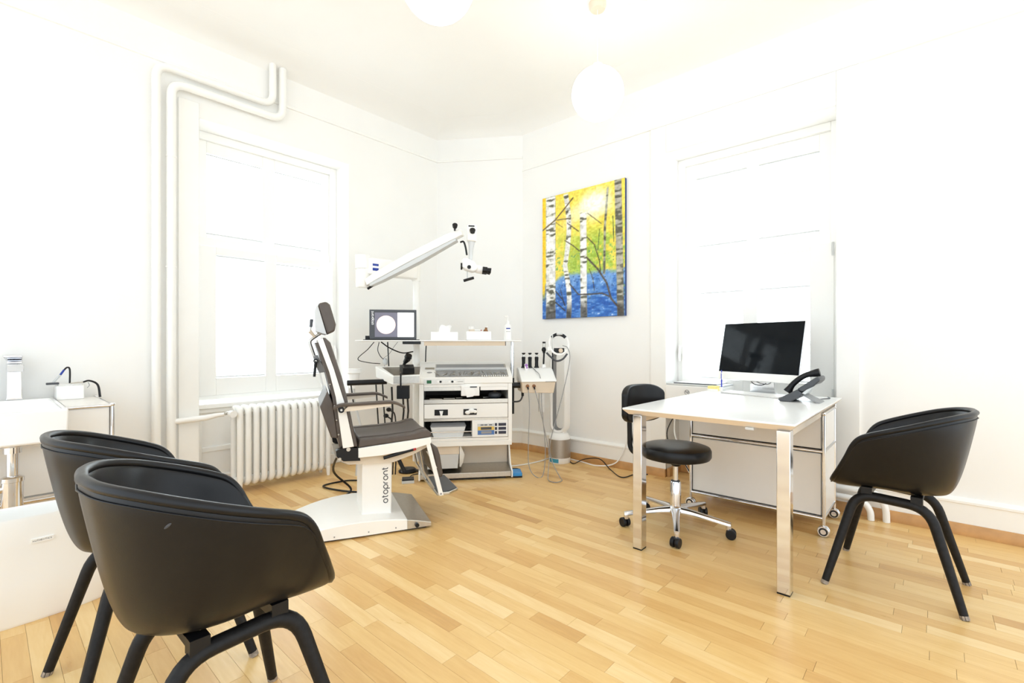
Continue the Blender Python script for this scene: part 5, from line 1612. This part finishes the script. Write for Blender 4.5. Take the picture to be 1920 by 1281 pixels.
# bowl seen from outside, with a recessed basin
def wr(x0, x1, y0, y1, z):
    return [(x0, y0, z), (x1, y0, z), (x1, y1, z), (x0, y1, z)]
rings = [wr(-0.26, 0.26, -0.33, 0.40, 0.602), wr(-0.305, 0.305, -0.385, 0.405, 0.618), wr(-0.308, 0.308, -0.390, 0.405, 0.768), wr(-0.285, 0.285, -0.37, 0.28, 0.772), wr(-0.26, 0.26, -0.345, 0.26, 0.70), wr(-0.2, 0.2, -0.28, 0.2, 0.66)]
MB().loft(rings).build('basin', CERAMIC, WB, bevel=0.008, seg=3)
tp = MB().loft([wr(0.115, 0.185, 0.300, 0.375, 0.7725), wr(0.120, 0.180, 0.305, 0.37, 0.785), wr(0.122, 0.178, 0.307, 0.367, 0.93)]).build('tap_body', CHROME, WB, bevel=0.004)
MB().loft([wr(0.118, 0.182, 0.20, 0.37, 0.932), wr(0.118, 0.182, 0.16, 0.37, 0.972)]).build('spout', CHROME, WB, bevel=0.004)
MB().loft([wr(0.12, 0.18, 0.29, 0.37, 0.974), wr(0.12, 0.18, 0.29, 0.37, 0.985), wr(0.105, 0.175, 0.16, 0.36, 1.012), wr(0.105, 0.175, 0.16, 0.36, 1.022)]).build('tap_lever', CHROME, WB, bevel=0.003)
MB().cyl((0.125, -0.27, 0.45), (0.125, -0.27, 0.602), 0.021, n=20).build('waste_pipe', CHROME, WB)
MB().cyl((0.125, -0.27, 0.57), (0.125, -0.27, 0.60), 0.032, n=20).build('waste_collar', CHROME, WB)
MB().lathe([(0, 0.27), (0.037, 0.27), (0.037, 0.435), (0.041, 0.437), (0.041, 0.455), (0.030, 0.462), (0, 0.462)], 24, c=(0.125, -0.27, 0)).build('bottle_trap', CHROME, WB)
MB().tube([(0.10, -0.27, 0.405), (-0.05, -0.23, 0.405), (-0.2, -0.15, 0.405)], 0.018, 14).build('trap_outlet', CHROME, WB)
MB().ball((0.122, -0.20, 0.575), 0.016, 12, 8).build('stop_valve', CHROME, WB)
MB().cyl((0.122, -0.222, 0.575), (0.122, -0.214, 0.575), 0.010, n=10).build('valve_cap', BLUE, WB)
t = thing('wall_cabinet', 'white steel cabinet with chrome corner tube beside the washbasin', 'cabinet', (0, 0, 0))
kx0, kx1, ky0, ky1 = -0.55, 0.472, 3.335, 3.90
MB().box(0.29, kx1 - 0.012, ky0 + 0.002, ky0 + 0.012, 0.318, 0.742).build('front_panel', USMW, t, bevel=0.003)
MB().box(kx0, 0.278, ky0 + 0.06, ky0 + 0.07, 0.318, 0.598).build('rear_panel', USMW, t)
MB().box(kx1 - 0.006, kx1 + 0.002, ky0 + 0.01, ky1 - 0.01, 0.318, 0.745).build('side_panel', USMW, t)
MB().box(0.29, kx1 - 0.01, ky0 + 0.01, ky1, 0.748, 0.757).build('top_panel', USMW, t)
MB().box(kx0, kx1 - 0.01, ky0 + 0.075, ky1, 0.295, 0.305).build('bottom_panel', USMW, t)
for yy in (ky0, ky1 - 0.01):
    MB().cyl((kx1, yy, 0.0), (kx1, yy, 0.755), 0.0095, n=12).build('chrome_post', CHROME, t)
    MB().ball((kx1, yy, 0.755), 0.0125, 12, 8).build('chrome_ball', CHROME, t)
MB().cyl((0.285, ky0, 0.75), (kx1, ky0, 0.75), 0.0085, n=10).build('chrome_rail', CHROME, t)
MB().cyl((kx0, ky0, 0.305), (kx1, ky0, 0.305), 0.0085, n=10).build('chrome_rail', CHROME, t)
MB().cyl((kx1, ky0, 0.75), (kx1, ky1, 0.75), 0.0085, n=10).build('chrome_rail', CHROME, t)
MB().cyl((kx1, ky0, 0.305), (kx1, ky1, 0.305), 0.0085, n=10).build('chrome_rail', CHROME, t)
t = thing('disinfection_box', 'low white box on the cabinet top against the wall', 'box', (0.345, 3.83, 0.7575))
MB().box(-0.06, 0.06, -0.06, 0.06, 0.0, 0.082).build('box_body', WPLAST, t, bevel=0.004)
MB().box(-0.05, 0.05, -0.05, 0.05, 0.0825, 0.088).build('box_lid', WPLAST, t, bevel=0.002)
t = thing('probe', 'black probe tube with blue sleeve bent over the white box', 'probe', (0.31, 3.82, 0.846))
MB().tube([(-0.035, 0.0, 0.012), (-0.005, 0.0, 0.055)], 0.006, 8).build('clear_sleeve', LGREY, t)
MB().tube([(-0.005, 0, 0.055), (0.012, 0.0, 0.085)], [0.0055, 0.005], 8).build('blue_sleeve', LOGOBLUE, t)
MB().tube(bez([(0.012, 0, 0.085), (0.025, 0, 0.098), (0.036, 0, 0.085), (0.036, 0, 0.004)], 6), 0.0045, 8).build('bent_tube', BLACK, t)
MB().box(-0.065, -0.01, -0.012, 0.012, 0.0, 0.012).build('probe_holder', DGREY, t, bevel=0.003)
t = thing('endoscope', 'black flexible endoscope curving down onto the cabinet top', 'endoscope', (0.40, 3.78, 0.846))
MB().tube([(-0.055, 0.0, 0.006), (0.0, 0.0, 0.010)], [0.003, 0.005], 8).build('metal_tip', STEEL, t)
MB().tube(bez([(0.0, 0.0, 0.010), (0.03, 0.0, 0.016), (0.065, -0.01, -0.01), (0.075, -0.02, -0.084)], 8), [0.005 + 0.00005 * k for k in range(25)], 8).build('flexible_shaft', BLACK, t)
MB().tube(bez([(0.022, -0.004, 0.008), (0.028, -0.006, -0.01), (0.018, -0.008, -0.025)], 5), 0.002, 6).build('thin_wire', GREY, t)
t = thing('waste_bin', 'large white plastic tub bin with small print on the floor', 'bin', (0.0, 2.705, 0))
def oval(a_, b_, z, n=64):
    out = []
    for k in range(n):
        q = 2 * math.pi * k / n
        cq, sq = math.cos(q), math.sin(q)
        out.append((a_ * math.copysign(abs(cq) ** 0.78, cq), b_ * math.copysign(abs(sq) ** 0.78, sq), z))
    return out
MB().loft([oval(0.375, 0.088, 0.0), oval(0.385, 0.096, 0.012), oval(0.392, 0.100, 0.17), oval(0.398, 0.104, 0.30), oval(0.402, 0.107, 0.40), oval(0.397, 0.103, 0.415), oval(0.386, 0.092, 0.412), oval(0.378, 0.085, 0.38), oval(0.37, 0.08, 0.03), oval(0.36, 0.07, 0.026)]).build('bin_body', BIN, t)
lm = axes((0.158, -0.1045, 0.318), (0.995, 0.06, 0), (0, 0, 1))
pl = MB().box(-0.032, 0.032, -0.008, 0.008, -0.004, 0.0012, lm).build('print_plate', BIN, t)
mb = MB()
strokes(mb, 'AUTHENTICS', 0.0052, 0.0011, lm @ Matrix.Translation((-0.0285, -0.0025, 0.0016)), gap=0.36, table=CAPS)
mb.build('lettering', PRINT, t)

# ================================================================== ON THE DESK
t = thing('computer_monitor', 'large all-in-one computer with dark screen on the desk', 'computer', (3.585, 0.90, TZ + 0.0005), 160 - 180)
# local -x faces the user
tilt = Matrix.Translation((0, 0, 0.312)) @ Matrix.Rotation(R(12), 4, 'Y')
MB().box(-0.004, 0.012, -0.295, 0.295, -0.232, 0.182, tilt).build('housing', ALU, t, bevel=0.003)
MB().box(-0.0065, -0.0042, -0.294, 0.294, -0.176, 0.181, tilt).build('screen', SCREENB, t)
MB().box(-0.0065, -0.0042, -0.294, 0.294, -0.231, -0.1765, tilt).build('chin', WPLAST, t)
MB().loft([[(0.03, -0.09, 0.006), (0.03, 0.09, 0.006), (0.04, 0.09, 0.006), (0.04, -0.09, 0.006)], [(0.014, -0.08, 0.26), (0.014, 0.08, 0.26), (0.024, 0.08, 0.26), (0.024, -0.08, 0.26)]]).build('stand_neck', ALU, t)
MB().box(-0.08, 0.06, -0.09, 0.09, 0.0, 0.006).build('stand_foot', LGREY, t, bevel=0.002)
MB().tube(bez([(0.0, -0.05, 0.072), (-0.005, -0.02, 0.058), (-0.005, 0.03, 0.060), (0.0, 0.06, 0.075)], 5), 0.003, 6).build('loose_cord', BLACK, t)
t = thing('keyboard', 'slim white keyboard on the desk in front of the computer', 'keyboard', (3.425, 0.90, TZ + 0.0005), -18)
MB().prism([(-0.06, 0.0), (-0.06, 0.004), (0.06, 0.012), (0.06, 0.0)], -0.21, 0.21, 'y').build('keyboard_body', ALU, t, bevel=0.0015)
sl = Matrix.Translation((-0.06, 0, 0.0042)) @ Matrix.Rotation(R(-3.8), 4, 'Y')
mb = MB()
for r_ in range(6):
    for c_ in range(14):
        mb.box(0.006 + r_ * 0.0185, 0.006 + r_ * 0.0185 + 0.016, -0.203 + c_ * 0.0291, -0.203 + c_ * 0.0291 + 0.0262, 0.0, 0.0025, sl)
kk = mb.build('keys', WPLAST, t)
kk['kind'] = 'stuff'
# telephone: local x towards the user (+Y world), y along X
t = thing('desk_phone', 'black desk telephone tilted on its stand at the desk edge', 'telephone', (3.27, 0.60, TZ + 0.0005), 90)
MB().prism([(0.085, 0.0), (0.095, 0.012), (-0.005, 0.075), (-0.03, 0.058), (-0.02, 0.030), (0.03, 0.0)], -0.085, 0.105, 'y').build('keypad_base', DGREY, t, bevel=0.005)
MB().prism([(-0.006, 0.078), (-0.105, 0.155), (-0.118, 0.148), (-0.118, 0.128), (-0.09, 0.098), (-0.03, 0.062)], -0.085, 0.105, 'y').build('display_head', DGREY, t, bevel=0.007, seg=3)
MB().prism([(-0.03, 0.055), (-0.105, 0.125), (-0.112, 0.122), (-0.045, 0.048)], -0.08, 0.10, 'y').build('silver_trim', LGREY, t)
MB().prism([(-0.022, 0.045), (-0.015, 0.052), (-0.115, 0.004), (-0.118, 0.0), (-0.10, 0.0)], -0.06, 0.08, 'y').build('stand', GREY, t, bevel=0.002)
hp_ = bez([(0.075, -0.055, 0.045), (0.04, -0.055, 0.100), (-0.02, -0.055, 0.150), (-0.095, -0.055, 0.172)], 7)
MB().tube(hp_, [0.017, 0.016, 0.0145, 0.013, 0.012, 0.0115, 0.011] + [0.011] * 8 + [0.0115, 0.012, 0.013, 0.0145, 0.016, 0.017, 0.017], 10, flat=1.5).build('handset', BLACK, t, smooth=60)
cc = []
for k in range(60):
    q = k * 0.9
    cc.append((0.085 - 0.0012 * k + 0.0, -0.12 + 0.001 * k + 0.010 * math.cos(q), 0.012 + 0.010 * math.sin(q)))
MB().tube(cc, 0.002, 5).build('coiled_cord', BLACK, t)
t = MB().tube(bez([(3.30, 0.50, TZ + 0.004), (3.40, 0.52, TZ + 0.004), (3.50, 0.48, TZ + 0.004), (3.58, 0.50, TZ + 0.004)], 6), 0.003, 6).build('phone_cable', DGREY)
tag(t, 'dark phone cable lying along the desk edge', 'cable')
# sticky notes and pen
t = thing('note_block', 'block of yellow sticky notes at the far desk corner', 'notes', (3.575, 1.20, TZ + 0.0005), -8)
MB().box(-0.035, 0.035, -0.02, 0.032, 0.0, 0.03).build('note_stack', YELLOW, t)
MB().box(-0.034, 0.036, -0.021, 0.030, 0.0302, 0.034).build('top_note', YELLOW, t)
MB().box(-0.04, -0.0352, -0.045, 0.034, 0.0, 0.014).build('holder_edge', WPLAST, t)
t = thing('ballpoint_pen', 'blue and white ballpoint pen standing upright on the desk', 'pen', (3.565, 1.145, TZ + 0.0005))
MB().lathe([(0, 0.0), (0.012, 0.0), (0.012, 0.03), (0.0, 0.03)], 14).build('pen_stand', WPLAST, t)
MB().cyl((0, 0, 0.03), (0.0, 0, 0.085), 0.0048, n=10).build('blue_grip', mat('pen_blue', rgb(40, 60, 190), 0.35), t)
MB().cyl((0, 0, 0.085), (0.0, 0, 0.135), 0.0058, n=10).build('white_barrel', WPLAST, t)
MB().cyl((0, 0, 0.135), (0.0, 0, 0.152), 0.003, n=8).build('push_button', MATS['pen_blue'], t)
MB().box(-0.009, -0.006, -0.002, 0.002, 0.075, 0.13).build('clip', MATS['pen_blue'], t)
# printer on the sill
t = thing('printer', 'white office printer standing on the window sill behind the desk', 'printer', (3.82, 1.39, 0.6205))
MB().box(-0.16, 0.16, -0.22, 0.22, 0.0, 0.135).build('printer_body', WPLAST, t, bevel=0.006)
MB().box(-0.155, 0.155, -0.215, 0.215, 0.1352, 0.150).build('printer_lid', LGREY, t, bevel=0.004)
MB().box(-0.13, 0.14, -0.17, 0.16, 0.1502, 0.154).build('paper_recess', GREY, t)
MB().box(-0.12, 0.12, -0.165, 0.155, 0.1542, 0.157).build('output_paper', PAPER, t)
MB().tube([(0.145, -0.20, 0.160), (0.145, 0.17, 0.160)], 0.007, 8).build('rear_edge', DGREY, t)
MB().tube([(-0.135, -0.17, 0.154), (-0.135, 0.16, 0.154)], 0.004, 8).build('front_edge', DGREY, t)
lg = MB()
lg.tube([(-0.1612, 0.045 + 0.018 * math.cos(2 * math.pi * k / 24), 0.085 + 0.018 * math.sin(2 * math.pi * k / 24)) for k in range(25)], 0.0016, 6, False)
lg = lg.build('logo_ring', PRINT, t)
mb = MB()
strokes(mb, 'hp', 0.012, 0.003, axes((-0.1608, 0.055, 0.080), (0, -1, 0), (0, 0, 1)), gap=0.2)
mb.build('lettering', PRINT, lg)
MB().box(-0.1615, -0.1602, 0.09, 0.20, 0.02, 0.025).build('tray_gap', GREY, t)
